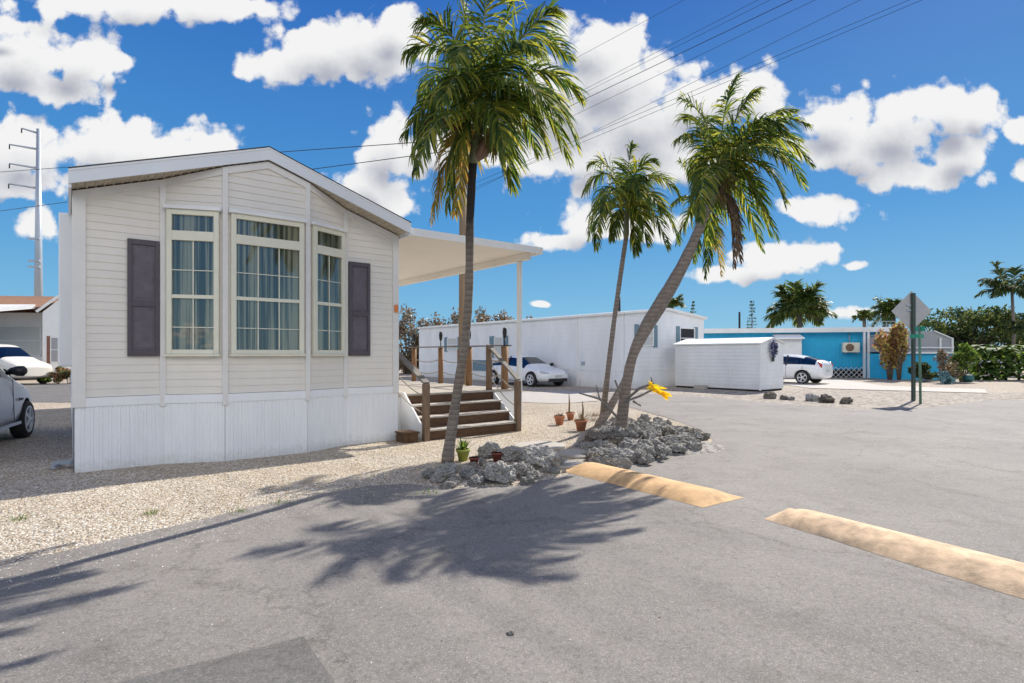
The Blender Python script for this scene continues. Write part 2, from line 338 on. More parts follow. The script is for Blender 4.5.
# ------------------------------------------------------------------ sheets (ground)
def sheet(name, pts, z, m, kind='structure', jitter=0, seg=.4, **t):
    pts = [Vector((p[0], p[1], 0)) for p in pts]
    if jitter:
        out = []
        for i, p in enumerate(pts):
            q = pts[(i+1) % len(pts)]; L = (q-p).length
            k = max(1, min(60, int(L/seg)))
            for j in range(k):
                w = p.lerp(q, j/k); nn = noise.noise_vector(w*1.7)*jitter + noise.noise_vector(w*6)*jitter*.5
                out.append(w + Vector((nn.x, nn.y, 0)))
        pts = out
    bm = bmesh.new(); vs = [bm.verts.new((p.x, p.y, z)) for p in pts]; f = bm.faces.new(vs)
    if f.normal.z < 0: f.normal_flip()
    bmesh.ops.triangulate(bm, faces=bm.faces[:]); bmesh.ops.recalc_face_normals(bm, faces=bm.faces[:])
    me = bpy.data.meshes.new(name); bm.to_mesh(me); bm.free(); me.materials.append(m)
    if me.polygons[0].normal.z < 0: me.flip_normals()
    o = bpy.data.objects.new(name, me); COL.objects.link(o); o['kind'] = kind
    for k, v in t.items(): o[k] = v
    return o

U = Vector((.787, .617, 0)); V = Vector((-.617, .787, 0)); Z = Vector((0, 0, 1))
A0 = Vector((-5.5, 7.1, 0))                             # home front-left corner
C0 = A0 + U*4.46                                        # home front-right corner
def H(s, v, z): return A0 + U*s + V*v + Z*z             # home frame: s along the front, v back
def D(u, v, z): return C0 + U*u + V*v + Z*z

sheet('ground', [(-400, -60), (400, -60), (400, 900), (-400, 900)], 0, M['ground'])
roadpx = [(60,553),(130,536),(200,520),(260,506),(320,494),(370,486),(410,484),(450,490),(520,486),(560,478),(590,468),(640,463),(690,451),(713,441),(700,430),(665,417),(628,407),(606,400),(592,396.5),(604,392.5),(682,395),(760,402),(860,410),(930,408),(988,400)]
rp = [(-14, -6), (-14, 2.2), (-7.5, 2.9)] + [tuple(G(*p)[:2]) for p in [(0,566)] + roadpx] + [(30, 17.5), (60, 14), (60, -6)]
sheet('road', rp, .008, M['asphalt'], jitter=.05)
gravel_zone = [(-14, 1.5), (-14, 14.5), (-10, 17)] + [tuple(D(-4, 9.5, 0)[:2]), tuple(D(4, 9.5, 0)[:2])] + [tuple(G(*p)[:2]) for p in [(560,400),(600,407),(640,412),(690,425),(716,440),(690,455),(600,472),(560,484),(500,492),(440,494),(380,490),(300,500),(200,524),(100,546),(0,570)]] + [(-8, 2.6)]
sheet('gravel_yard', gravel_zone, .004, M['gravel'], jitter=.06)
sheet('asphalt_patch', [G(305,638)[:2], G(333,683)[:2], (-.55, 2.0), (-2.3, 2.2), G(130,683)[:2]], .012, M['asphalt_new'], jitter=.012, seg=.08)
sheet('back_road', [(-70, 20), (-12.6, 17.4), (-8, 17.4), (-8, 27), (-13, 28.5), (-70, 31)], .008, M['asphalt_new'], jitter=.08)
sheet('driveway', [G(*p)[:2] for p in [(515,402),(560,404),(600,401),(588,396.5),(598,392.5),(560,391.5),(505,393)]], .012, M['conc'], jitter=.04)
sheet('footpath', [G(*p)[:2] for p in [(815,385),(880,386),(985,389.5),(987,393.5),(880,390.5),(812,388.5)]], .020, M['conc'], jitter=.03)
sheet('far_driveway', [G(*p)[:2] for p in [(783,384.8),(812,388.5),(880,390.5),(882,385.5),(835,379),(785,379)]], .016, M['conc'], jitter=.03)
sheet('roadside_gravel', [G(*p)[:2] for p in [(600,390.5),(640,389),(780,388),(812,388.7),(985,394),(1100,388),(1100,394),(988,400.6),(930,408.6),(860,410.6),(760,402.6),(682,395.6),(606,391.6)]], .006, M['gravelgrey'], jitter=.05)

# loose pebbles
def pebbles(name, poly, n, rmin, rmax, label, z=.004, extra=None):
    mb = MB(); xs = [p[0] for p in poly]; ys = [p[1] for p in poly]
    def inside(x, y):
        c = False; j = len(poly)-1
        for i in range(len(poly)):
            if (poly[i][1] > y) != (poly[j][1] > y) and x < (poly[j][0]-poly[i][0])*(y-poly[i][1])/(poly[j][1]-poly[i][1])+poly[i][0]: c = not c
            j = i
        return c
    k = 0
    while k < n:
        x = random.uniform(min(xs), max(xs)); y = random.uniform(min(ys), max(ys))
        if not inside(x, y): continue
        if random.random() < (y-3)/14: continue
        k += 1; r = random.uniform(rmin, rmax); a = random.random()*6.28
        ca, sa = math.cos(a), math.sin(a); rx, ry, rz = r*random.uniform(.8, 1.4), r*random.uniform(.6, 1), r*random.uniform(.4, .7)
        P = lambda u, v, w: (x+ca*u*rx-sa*v*ry, y+sa*u*rx+ca*v*ry, z+w*rz)
        mb.add([P(1,0,.1), P(.2,1,.2), P(-.9,.4,.1), P(-.6,-.9,.15), P(.5,-.9,.1), P(.1+random.uniform(-.3,.3),random.uniform(-.3,.3),1)], [(0,1,5),(1,2,5),(2,3,5),(3,4,5),(4,0,5)])
    o = mb.build(name, M['pebble']); tag(o, label, 'gravel', kind='stuff'); return o
gp = [tuple(G(*p)[:2]) for p in [(0,570),(100,548),(200,525),(300,502),(380,488),(430,492),(500,490),(560,482),(600,445),(590,412),(535,405),(527,432),(430,444),(398,444),(240,460),(75,477),(75,412),(0,412)]]
pebbles('loose_gravel', gp, 24000, .005, .013, 'loose pale and tan pebbles of the gravel yard before the mobile home')
edge = [tuple(G(*p)[:2]) for p in [(0,592),(0,560),(100,540),(200,518),(300,494),(380,484),(430,484),(430,500),(340,506),(230,540),(100,572)]]
pebbles('spilled_gravel', edge, 900, .003, .008, 'small pebbles spilled from the gravel edge onto the road', .008)

pebbles('road_grit', [(-3, 2.3), (4, 2.3), (6, 8), (-1, 7), (-4, 5)], 260, .003, .007, 'scattered grit and small stones lying on the road', .010)
# ------------------------------------------------------------------ wall helpers
def siding(mb, a, b, z0, z1, lap=.102, out=.010, nrm=None):
    a, b = Vector(a), Vector(b); n = nrm if nrm is not None else (b-a).cross(Z).normalized()
    z = z0
    while z < z1 - 1e-4:
        h = min(lap, z1-z)
        p = [a+Z*z+n*out, b+Z*z+n*out, b+Z*(z+h*.86)+n*out*.35, a+Z*(z+h*.86)+n*out*.35, b+Z*(z+h)+n*.0, a+Z*(z+h)+n*.0, a+Z*z+n*.0, b+Z*z+n*.0]
        mb.add(p, [(0,1,2,3), (3,2,4,5), (6,7,1,0)]); z += h
def clip(mb, planes):                                   # keep the side the normal points away from
    bm = bmesh.new(); me = mb.mesh('tmp', M['white']); bm.from_mesh(me); bpy.data.meshes.remove(me)
    for co, no in planes:
        bmesh.ops.bisect_plane(bm, geom=bm.verts[:]+bm.edges[:]+bm.faces[:], plane_co=co, plane_no=no, clear_outer=True)
    r = MB(); r.v = [v.co.copy() for v in bm.verts]; bm.verts.index_update()
    r.f = [tuple(v.index for v in f.verts) for f in bm.faces]; r.sm = [False]*len(r.f); bm.free(); return r
def ribbed(mb, a, b, z0, z1, n=None, pitch=.1, dep=.009):
    a, b = Vector(a), Vector(b); nn = n if n is not None else (b-a).cross(Z).normalized()
    L = (b-a).length; t = (b-a)/L; k = max(1, round(L/pitch)); w = L/k; prof = []
    for i in range(k):
        s0 = i*w; prof += [(s0, 0), (s0+w*.10, -dep), (s0+w*.22, 0), (s0+w*.66, 0), (s0+w*.72, -dep*.5), (s0+w*.80, 0)]
    prof.append((L, 0))
    vs = []
    for s_, d_ in prof: vs += [a+t*s_+nn*d_+Z*z0, a+t*s_+nn*d_+Z*z1]
    mb.add(vs, [(2*i, 2*i+2, 2*i+3, 2*i+1) for i in range(len(prof)-1)])

# ------------------------------------------------------------------ the mobile home
BAY = [(0, 0), (.95, 0), (1.66, .30), (2.80, .30), (3.51, 0), (4.46, 0)]     # (s, projection)
HT = .86                                               # skirt top
home = empty('mobile_home', A0, 'large cream mobile home with a shallow bay front, three tall windows and plum shutters', 'mobile home')
EZ, RZ, OH = 3.55, 4.30, .36                          # eave / ridge heights of the wall, roof overhang
MID = 2.23
slope = (RZ-EZ)/MID
def wz(s): return EZ + slope*(MID - abs(s-MID))
nL = Vector((-slope, 0, 1)).normalized(); 
nLw = (U*(-slope) + Z).normalized(); nRw = (U*slope + Z).normalized()
planes = [(H(0, 0, EZ), nLw), (H(4.46, 0, EZ), nRw)]
w = MB()
for (s0, p0), (s1, p1) in zip(BAY, BAY[1:]):
    siding(w, H(s0, -p0, 0), H(s1, -p1, 0), HT+.09, RZ+.05)
siding(w, H(0, 11, 0), H(0, 0, 0), HT+.09, EZ+.1); siding(w, H(4.46, 0, 0), H(4.46, 11, 0), HT+.09, EZ+.1); siding(w, H(4.46, 11, 0), H(0, 11, 0), HT+.09, RZ+.05)
w = clip(w, planes); w.build('wall', M['siding'], home)
sk = MB(); bd = MB(); cb = MB()
for (s0, p0), (s1, p1) in zip(BAY, BAY[1:]):
    a, b = H(s0, -p0, 0), H(s1, -p1, 0); n = (b-a).cross(Z).normalized()
    ribbed(sk, a+n*.01, b+n*.01, 0, HT-.02)
    bd.box(a+Z*(HT-.03)-n*.01, b-a, n*.035, Z*.115)
for a, b in ((H(0, 11, 0), H(0, 0, 0)), (H(4.46, 0, 0), H(4.46, 11, 0)), (H(4.46, 11, 0), H(0, 11, 0))):
    n = (b-a).cross(Z).normalized(); ribbed(sk, a+n*.01, b+n*.01, 0, HT-.02, pitch=.2); bd.box(a+Z*(HT-.03)-n*.01, b-a, n*.03, Z*.115)
sk.build('skirting', M['skirt'], home); bd.build('band_board', M['skirt'], home)
# corner posts and battens
for s, p, wd in ((0.05, 0, .13), (4.41, 0, .11)):
    m_ = MB(); m_.box(H(s-wd/2, -.032, HT-.035), U*wd, V*.05, Z*(wz(s)-HT+.02)); bevel(m_.build('corner_trim', M['trim'], home), .004)
m_ = MB(); m_.box(H(-.025, -.02, HT-.035), U*.02, V*.12, Z*(EZ-HT+.03)); m_.build('corner_trim', M['trim'], home)
for s, p in BAY[1:-1]:
    m_ = MB(); m_.box(H(s-.035, -p-.035, HT-.07), U*.07, V*.045, Z*(wz(s)-HT+.06)); bevel(m_.build('batten', M['trim'], home), .004)
# roof
def roofpt(s, v, dz=0): return H(s, v, wz(s)+.05+dz)
sl, sr = -.06, 4.52
rf = MB()
for s0, s1 in ((sl, MID), (MID, sr)):
    q = [roofpt(s0, -OH-.02, .14), roofpt(s1, -OH-.02, .14), roofpt(s1, 11.2, .14), roofpt(s0, 11.2, .14)]
    rf.prism(q, Z*.02)
rf.build('roof', M['edge'], home)
fa = MB()
for s0, s1 in ((sl, MID), (MID, sr)):
    a, b = roofpt(s0, -OH-.015, -.035), roofpt(s1, -OH-.015, -.035)
    fa.box(a, b-a, V*.02, Z*.175)
fo = fa.build('rake_fascia', M['fascia'], home)
fb = MB()
for s0, s1 in ((sl, MID), (MID, sr)):
    a, b = roofpt(s0, -OH-.022, .115), roofpt(s1, -OH-.022, .115)
    fb.box(a, b-a, V*.007, Z*.025)
fb.build('drip_edge', M['white'], home)
for s in (sl, sr-.03):
    e = MB(); e.box(H(s, -OH, wz(s)-.03), U*.03, V*(11.2+OH), Z*.215); e.build('eave_fascia', M['fascia'], home)
so = MB()
for s0, s1 in ((sl+.01, MID), (MID, sr-.01)):
    q = [roofpt(s0, -OH, -.026), roofpt(s1, -OH, -.026), roofpt(s1, .02, -.026), roofpt(s0, .02, -.026)]; so.prism(q, Z*.012)
for i in range(48):                                     # vent ribs of the soffit
    s = .02+i*.093
    a = roofpt(s, -OH+.01, -.034); so.box(a, V*(OH), U*.02, Z*.01)
so.build('soffit', M['soffit'], home)
rt = MB()
for (s0, p0), (s1, p1) in zip(BAY, BAY[1:]):            # frieze board along the wall top, follows the bay
    cuts = [s0, MID, s1] if s0 < MID < s1 else [s0, s1]
    for c0, c1 in zip(cuts, cuts[1:]):
        q0 = p0+(p1-p0)*(c0-s0)/(s1-s0); q1 = p0+(p1-p0)*(c1-s0)/(s1-s0)
        a, b = H(c0, -q0-.03, wz(c0)-.10), H(c1, -q1-.03, wz(c1)-.10); rt.box(a, b-a, V*.03, Z*.10)
rt.build('frieze_board', M['trim'], home)
# windows
def window(s0, p0, s1, p1, a0, a1, cols, label):
    P0, P1 = H(s0, -p0, 0), H(s1, -p1, 0); t = (P1-P0).normalized(); n = t.cross(Z).normalized(); L = (P1-P0).length
    x0, x1 = a0, a1; zb, zt = 1.50, 3.47
    Q = lambda x, z, o=0: P0+t*x+Z*z+n*o
    fr = MB(); fw = .065
    def bar(xa, xb, za, zc, o0=.0, o1=.055): fr.box(Q(xa, za, o0), t*(xb-xa), n*(o1-o0), Z*(zc-za))
    zm = 3.05
    bar(x0, x0+fw, zb, zt); bar(x1-fw, x1, zb, zt); bar(x0+fw, x1-fw, zb, zb+.06); bar(x0+fw, x1-fw, zt-.07, zt); bar(x0+fw, x1-fw, zm, zm+.13)
    zmid = 2.26; bar(x0+fw, x1-fw, zmid, zmid+.05, .0, .048)
    f = fr.build('window', M['cream'], home); bevel(f, .004)
    hd = MB(); hd.box(Q(x0-.03, zt+.002), t*(x1-x0+.06), n*.085, Z*.05); bevel(hd.build('head_trim', M['white'], f), .004)
    si = MB(); si.box(Q(x0-.02, zb-.03), t*(x1-x0+.04), n*.075, Z*.028); si.build('sill', M['cream'], f)
    mt = MB(); iw = x1-x0-2*fw
    for i in range(1, cols):
        x = x0+fw+iw*i/cols; mt.box(Q(x-.007, zb+.06, .022), t*.014, n*.010, Z*(zm-zb-.06))
    for z in (1.86, 2.64): mt.box(Q(x0+fw, z, .024), t*iw, n*.009, Z*.011)
    mt.build('muntin', M['cream'], f)
    g = MB(); g.add([Q(x0+fw, zb+.06, .018), Q(x1-fw, zb+.06, .018), Q(x1-fw, zt-.07, .018), Q(x0+fw, zt-.07, .018)], [(0,1,2,3)]); g.build('pane', M['glass'], f)
    c = MB(); k = int(iw/.018); vs = []
    for i in range(k+1):
        x = x0+fw+iw*i/k; o = .006+.004*math.sin(i*1.1)+.002*math.sin(i*.37); vs += [Q(x, zb+.06, o-.001), Q(x, zt-.07, o-.001)]
    c.add(vs, [(2*i, 2*i+2, 2*i+3, 2*i+1) for i in range(k)], True); c.build('curtain', M['curtain'], f)
    if label: f['label'] = label
Lf = math.hypot(.71, .30)
# recess the wall behind the glass by setting the whole window slightly proud
window(.95, .018, 1.66, .318, .055, Lf-.07, 2, 'left tall two-column window')
window(1.66, .318, 2.80, .318, .07, 1.07, 3, 'wide middle window of three columns')
window(2.80, .318, 3.51, .018, .08, Lf-.055, 2, 'right tall two-column window')
def shutter(s0, s1):
    zb, zt = 1.47, 3.02; m_ = MB(); o = .016
    B = lambda a, b, c, d, t0, t1: m_.box(H(a, -t1, c), U*(b-a), V*(t1-t0), Z*(d-c))
    B(s0, s0+.05, zb, zt, o, .05); B(s1-.05, s1, zb, zt, o, .05)
    zc = zb+.66
    for za, zd in ((zb, zb+.09), (zc, zc+.08), (zt-.07, zt)): B(s0+.05, s1-.05, za, zd, o, .05)
    f = m_.build('shutter', M['shutter'], home); bevel(f, .005)
    q = MB(); q.box(H(s0+.045, -.03, zb+.08), U*(s1-s0-.09), V*.012, Z*(zt-zb-.14))
    q.box(H(s0+.075, -.036, zb+.12), U*(s1-s0-.15), V*.008, Z*(zc-zb-.16)); q.box(H(s0+.075, -.036, zc+.12), U*(s1-s0-.15), V*.008, Z*(zt-zc-.23))
    q.build('raised_panel', M['shutter_rec'], f)
shutter(.55, .91); shutter(3.56, 3.93)
sb = MB(); sb.box(H(-.17, 1.3, 1.32), U*.18, V*2.2, Z*2.2); bevel(sb.build('side_bay', M['skirt'], home), .02)
ol = MB(); ol.box(H(4.37, -.065, 2.22), U*.07, V*.03, Z*.13); bevel(ol.build('marker_lamp', M['orange'], home), .01)

# ------------------------------------------------------------------ patio canopy
can = empty('patio_canopy', D(1.5, 3, 0), 'white flat patio canopy on slim posts beside the cream mobile home', 'canopy')
c = MB(); c.box(D(.02, -.30, 3.56), U*3.02, V*7.4, Z*.03); c.build('roof_panel', M['canopy'], can)
c = MB(); c.box(D(.0, -.33, 3.53), U*3.07, V*.03, Z*.13); c.box(D(3.04, -.30, 3.53), U*.03, V*7.4, Z*.13); c.box(D(-.02, 7.1, 3.53), U*3.09, V*.03, Z*.13); c.build('gutter', M['white'], can)
c = MB(); c.box(D(2.80, -.15, 3.42), U*.10, V*7.1, Z*.137); c.build('beam', M['canopy'], can)
for v in (.12, 5.7):
    c = MB(); c.box(D(2.81, v, 0), U*.085, V*.085, Z*3.417); bevel(c.build('post', M['white'], can), .008)
c = MB(); c.prism([D(.02, -.295, 3.59), D(1.5, -.295, 3.62), D(3.02, -.295, 3.60)], V*7.3); c.build('roof_skin', M['roofwhite'], can)

# ------------------------------------------------------------------ deck and stairs
deck = empty('wooden_deck', D(1.4, .4, 0), 'raised wooden deck with four dark stair risers, rope railings and brown posts', 'deck')
RH, TD, V0, U0, U1 = .19, .28, -.42, .34, 2.36
dv = V0+3*TD
b = MB()
for i in range(34): b.box(D(.03, dv+.01+i*.15, .725), U*2.92, V*.142, Z*.035)
b.build('deck_boards', M['tread'], deck)
for i in range(4):
    v = V0+i*TD
    r = MB(); r.box(D(U0, v+.02, i*RH+.0), U*(U1-U0), V*.03, Z*(RH-.03)); rr_ = r.build('riser', M['wood_dark'], deck)
    if i < 3:
        t = MB(); t.box(D(U0-.01, v-.01, (i+1)*RH-.03), U*(U1-U0+.02), V*(TD-.0), Z*.032); bevel(t.build('tread', M['tread'], deck), .006)
# side stringers (white board at the left, white skirt at the right)
m_ = MB(); m_.prism([D(U0-.04, V0-.04, 0), D(U0-.04, V0-.04, .12), D(U0-.04, dv-.05, .80), D(U0-.04, dv+.25, .80), D(U0-.04, dv+.25, 0)], U*.03); m_.build('stringer', M['white'], deck)
m_ = MB(); m_.prism([D(U1+.01, V0+.06, 0), D(U1+.01, V0+.06, .16), D(U1+.01, dv-.0, .72), D(U1+.01, dv, 0)], U*.02); m_.build('stringer', M['white'], deck)
m_ = MB(); m_.box(D(U1+.05, dv+.02, 0), U*.58, V*.02, Z*.715); m_.box(D(2.93, dv+.02, 0), U*.02, V*5.0, Z*.715); m_.box(D(.05, dv+.055, 0), U*2.3, V*.02, Z*.715); m_.build('deck_skirt', M['white'], deck)
def post(u, v, z0, z1, r=.055, sq=False, m='wood_post'):
    m_ = MB()
    if sq: m_.box(D(u-r, v-r, z0), U*2*r, V*2*r, Z*(z1-z0))
    else: m_.tube([D(u, v, z0), D(u, v, (z0+z1)/2), D(u, v, z1)], r, 12)
    return m_.build('post', M[m], deck)
post(U1-.02, V0+.0, 0, .98, .05, True, 'wood'); post(U0-.02, V0+.0, 0, .98, .05, True, 'wood')
post(U1-.05, dv+.07, .76, 1.66, .065, False, 'wood'); post(U0-.24, dv+.3, .76, 1.66, .045, True, 'wood')
tv = [(2.74, .52), (2.86, 2.05), (2.87, 3.35), (2.87, 4.75)]
for u, v in tv: post(u, v, .76, 1.66, .075 if v < 3 else .065)
post(2.74, 2.25, .76, 1.6, .07)
hr = MB(); hr.beam(D(U1-.02, V0-.02, 1.0), D(U1-.04, dv+.1, 1.69), .10, .035); hr.build('handrail', M['wood_grey'], deck)
hr = MB(); hr.beam(D(U0-.02, V0-.02, 1.0), D(U0-.15, dv+.45, 1.74), .13, .035); hr.build('handrail', M['wood_grey'], deck)
hr = MB(); hr.beam(D(U1-.05, dv+.07, 1.675), D(2.86, .60, 1.675), .09, .03); hr.beam(D(2.86, .5, 1.68), D(2.87, 5.0, 1.68), .09, .03); hr.build('top_rail', M['wood_grey'], deck)
def rope(p, q, sag, r=.011):
    m_ = MB(); m_.tube([Vector(p).lerp(Vector(q), i/12)-Z*sag*4*(i/12)*(1-i/12) for i in range(13)], r, 6); m_.build('rope', M['rope'], deck)
for z in (1.08, 1.38):
    rope(D(U1-.02, V0, z-.70+.1), D(U1-.05, dv+.07, z), .10); rope(D(U0-.02, V0, z-.72+.1), D(U0-.2, dv+.3, z), .10)
    for (a, b2) in zip(tv, tv[1:]): rope(D(a[0], a[1], z), D(b2[0], b2[1], z), .09)
    rope(D(U1-.05, dv+.07, z), D(tv[0][0], tv[0][1], z), .03)
torch_lab = ['black solar torch on the deck post nearest the white canopy post', 'black solar torch on the thick deck post just right of the palm trunk', 'black solar torch on the deck post just left of the palm trunk', 'black solar torch on the deck post farthest back, nearest the home']
for (u, v), lb in zip(tv, torch_lab):
    t = empty('solar_torch', D(u, v, 1.66), lb, 'torch', 'torches on the deck posts')
    a = MB(); a.tube([D(u, v, 1.66), D(u, v, 1.84)], .014, 8); a.build('stem', M['black'], t)
    a = MB(); a.lathe(D(u, v, 1.83), [(.016, 0), (.035, .03), (.048, .13), (.04, .20), (.045, .205), (.02, .23)], 12); a.build('torch_head', M['black'], t)
m_ = MB(); m_.box(D(-.10, -.45, 0), U*.26, V*.32, Z*.15); m_.box(D(-.12, -.47, .152), U*.30, V*.36, Z*.03); m_.box(D(-.03, -.49, .05), U*.1, V*.02, Z*.05)
bevel(m_.build('wooden_box', M['wood_dark'], origin=D(.15, -.3, 0), label='low dark wooden box on the gravel between home skirt and stairs', cat='box'), .008)
m_ = MB(); hp = H(-.06, .35, 0); m_.beam(hp+Vector((-.24, .06, .07)), hp+Vector((.05, 0, .10)), .05, .05); m_.beam(hp+Vector((-.20, .16, .05)), hp+Vector((-.12, -.10, .05)), .04, .04)
m_.build('tow_hitch', M['steel'], origin=hp, label='small metal tow hitch on the gravel at the left corner of the home', cat='hitch')

# ------------------------------------------------------------------ palms
def bez(p0, p1, p2, t): return p0*(1-t)**2 + p1*2*t*(1-t) + p2*t*t
WIND = Vector((.35, 0, -.1))
def frond(parent, p0, p1, p2, m, rm, n=38, L=.42, lw=.03, droop=.8, seed=0, wind=1.0, rr=.013, start=.12, clump=.35):
    rnd = random.Random(seed); mb = MB(); st = MB()
    pts = [bez(p0, p1, p2, i/14) for i in range(15)]
    st.tube(pts, [rr*(1.15-i/14) for i in range(15)], 6)
    for sgn in (-1, 1):
        for i in range(n):
            t = start + (1-start)*(i+rnd.random()*.8)/n
            p = bez(p0, p1, p2, t); T = (bez(p0, p1, p2, min(1, t+.02)) - bez(p0, p1, p2, max(0, t-.02))).normalized()
            S = T.cross(Z)
            if S.length < .15: S = T.cross(Vector((0, 1, 0)))
            S.normalize(); Nn = S.cross(T).normalized()
            if Nn.z < 0: Nn = -Nn
            ll = L*(math.sin(math.pi*min(1, .18+t*.80))**.6)*rnd.uniform(.75, 1.1)
            el = rnd.uniform(.05, .55)
            d = (S*sgn*(1-.35*t) + T*(.35+.9*t) + Nn*el + Vector([rnd.gauss(0, .12) for _ in range(3)])).normalized()
            q = p.copy(); w0 = lw*rnd.uniform(.7, 1.15); vs = []; K = 4
            side = d.cross(Nn); 
            if side.length < .1: side = d.cross(Z)
            side = (side.normalized() + Nn*rnd.uniform(-.8, .8)).normalized()
            dr = droop*rnd.uniform(.6, 1.5)
            for k in range(K+1):
                ww = w0*(.55, 1.0, .92, .62, .06)[k]/2
                vs += [q+side*ww, q-side*ww]
                d = (d + (Vector((0, 0, -1))*dr*.42 + WIND*wind*.30)*(.5+k*.35)).normalized(); q = q + d*ll/K
            mb.add(vs, [(2*k, 2*k+1, 2*k+3, 2*k+2) for k in range(K)], True)
    f = mb.build('frond', m, parent); st.build('rachis', rm, f)
    return f
def smooth_path(keys, n=24):                             # catmull-rom through keys
    P = [keys[0]]+keys+[keys[-1]]; out = []
    for i in range(1, len(P)-2):
        for j in range(n//(len(keys)-1)+1):
            t = j/(n//(len(keys)-1)+1); a, b, c_, d = P[i-1], P[i], P[i+1], P[i+2]
            out.append(.5*((2*b)+(c_-a)*t+(2*a-5*b+4*c_-d)*t*t+(3*b-a-3*c_+d)*t**3))
    out.append(keys[-1]); return out
def palm(name, label, keys, radii, shaft, fr, tm, seed=0, L=.42, n=38, lw=.03, group='tall palms leaning over the rock beds', stalks=0, leafm='palm', rr=.013, fill=6, droop=.8, flen=1.6):
    """keys: trunk (px, py, d); shaft: (px, py, d) top; fr: (ctrl px, py, dd, tip px, py, dd, kind)"""
    K = [G(keys[0][0], keys[0][1])] + [at(*k) for k in keys[1:]]
    root = empty(name, K[0], label, 'palm tree', group)
    path = smooth_path(K); rad = []
    for i in range(len(path)):
        t = i/(len(path)-1); j = t*(len(radii)-1); a = int(min(j, len(radii)-2)); rad.append(radii[a]*(1-(j-a))+radii[a+1]*(j-a))
    path[0] = path[0]-Z*.05
    tb = MB(); tb.tube(path, [r*(1+.04*math.sin(i*2.1)) for i, r in enumerate(rad)], 14); tb.build('trunk', tm, root)
    top = K[-1]; cs = at(*shaft)
    sh = MB(); sh.tube([top-(cs-top)*.03, top.lerp(cs, .1), top.lerp(cs, .35), top.lerp(cs, .7), cs], [radii[-1]*.95, radii[-1]*1.35, radii[-1]*1.25, radii[-1]*.8, radii[-1]*.4], 12); sh.build('crownshaft', M['shaft'], root)
    d0 = shaft[2]; rnd = random.Random(seed)
    for i, q in enumerate(fr):
        c1 = at(q[0], q[1], d0+q[2]); tp = at(q[3], q[4], d0+q[5]); kind = q[6] if len(q) > 6 else 0
        base = top.lerp(cs, rnd.uniform(.55, 1.0)) if kind != 2 else top.lerp(cs, .25)
        mm = [M[leafm], M['palm_y'], M['palm_dead']][kind]; rm = M['rachis'] if kind < 2 else M['rachis_dead']
        f = frond(root, base, c1, tp, mm, rm, n=n if kind < 2 else int(n*.8), L=L*(1 if kind < 2 else .7), lw=lw, droop=droop if kind < 2 else 1.6, seed=seed*100+i, rr=rr)
        if kind: f['label'] = ['', 'yellowing hanging frond', 'dead brown hanging frond'][kind]
    for i in range(fill):                                # fronds towards and away from the viewer
        az = rnd.uniform(0, 6.28); ss = 1 if i % 2 else -1
        dirv = Vector((math.cos(az)*.5+.1, ss*rnd.uniform(.6, 1), 0)).normalized()
        fl = flen*rnd.uniform(.75, 1.05)
        c1 = cs+dirv*fl*.45+Z*fl*rnd.uniform(.35, .6); tp = cs+dirv*fl*rnd.uniform(.75, .95)+Z*fl*rnd.uniform(-.35, .12)
        frond(root, top.lerp(cs, rnd.uniform(.7, 1)), c1, tp, M[leafm], M['rachis'], n=n, L=L, lw=lw, seed=seed*100+50+i, rr=rr, droop=droop)
    for i in range(stalks):
        a = rnd.uniform(-.4, .6); s0 = top.lerp(cs, .03); e = s0+Vector((.18+.1*a, -.1+.1*i, .22)); e2 = e+Vector((.12, -.05, .16))
        st = MB(); st.tube([s0, s0.lerp(e, .5)-Z*.02, e, e2], [.035, .04, .035, .012], 8); so_ = st.build('flower_stalk', M['flowerstalk'], root)
        sp = MB()
        for k in range(160):
            b0 = e.lerp(e2, rnd.random()); dv_ = Vector([rnd.gauss(0, 1) for _ in range(3)]).normalized()*rnd.uniform(.05, .22)-Z*.06
            sd = dv_.cross(Z).normalized()*.006; sp.add([b0-sd, b0+sd, b0+dv_+sd, b0+dv_-sd], [(0,1,2,3)])
        sp.build('seed_spray', M['seeds'], so_)
    return root

# tall palm by the stairs
palm('palm_tree', 'tallest near palm standing before the deck stairs, crown cut by the top of the picture',
     [(447,463,0),(456,400,7.75),(465,340,7.5),(469,290,7.25),(470,220,6.95),(473,163,6.75)],
     [0.087,0.064,0.058,0.053,0.050,0.048], (484,105,6.7),
     [(455,45,-.3, 402,140,.1), (440,60,.4, 412,160,.5), (450,20,.2, 404,55,.1), (460,10,-.3, 420,20,-.5), (470,0,.3, 448,-22,.2),
      (480,-5,-.2, 497,-45,.0), (500,10,.3, 530,-25,.4), (520,20,-.2, 556,10,-.4), (530,30,.2, 583,100,.3), (545,35,-.5, 578,150,-.5),
      (540,60,.4, 570,165,.5), (525,70,-.2, 548,155,-.2), (505,110,.3, 512,190,.4), (452,110,.3, 432,222,.3,1), (462,105,-.2, 447,210,-.1,0), (470,110,.5, 455,215,.8,1),
      (440,80,-.6, 415,175,-.9), (515,50,-.8, 560,120,-1.2), (495,80,-.6, 505,160,-.9), (430,95,.2, 418,130,.3,2), (520,0,.5, 572,60,.8), (450,30,.8, 420,100,1.2)],
     M['trunkA'], 1, L=.54, n=56, lw=.028, stalks=3, fill=5, flen=1.45, droop=.85)
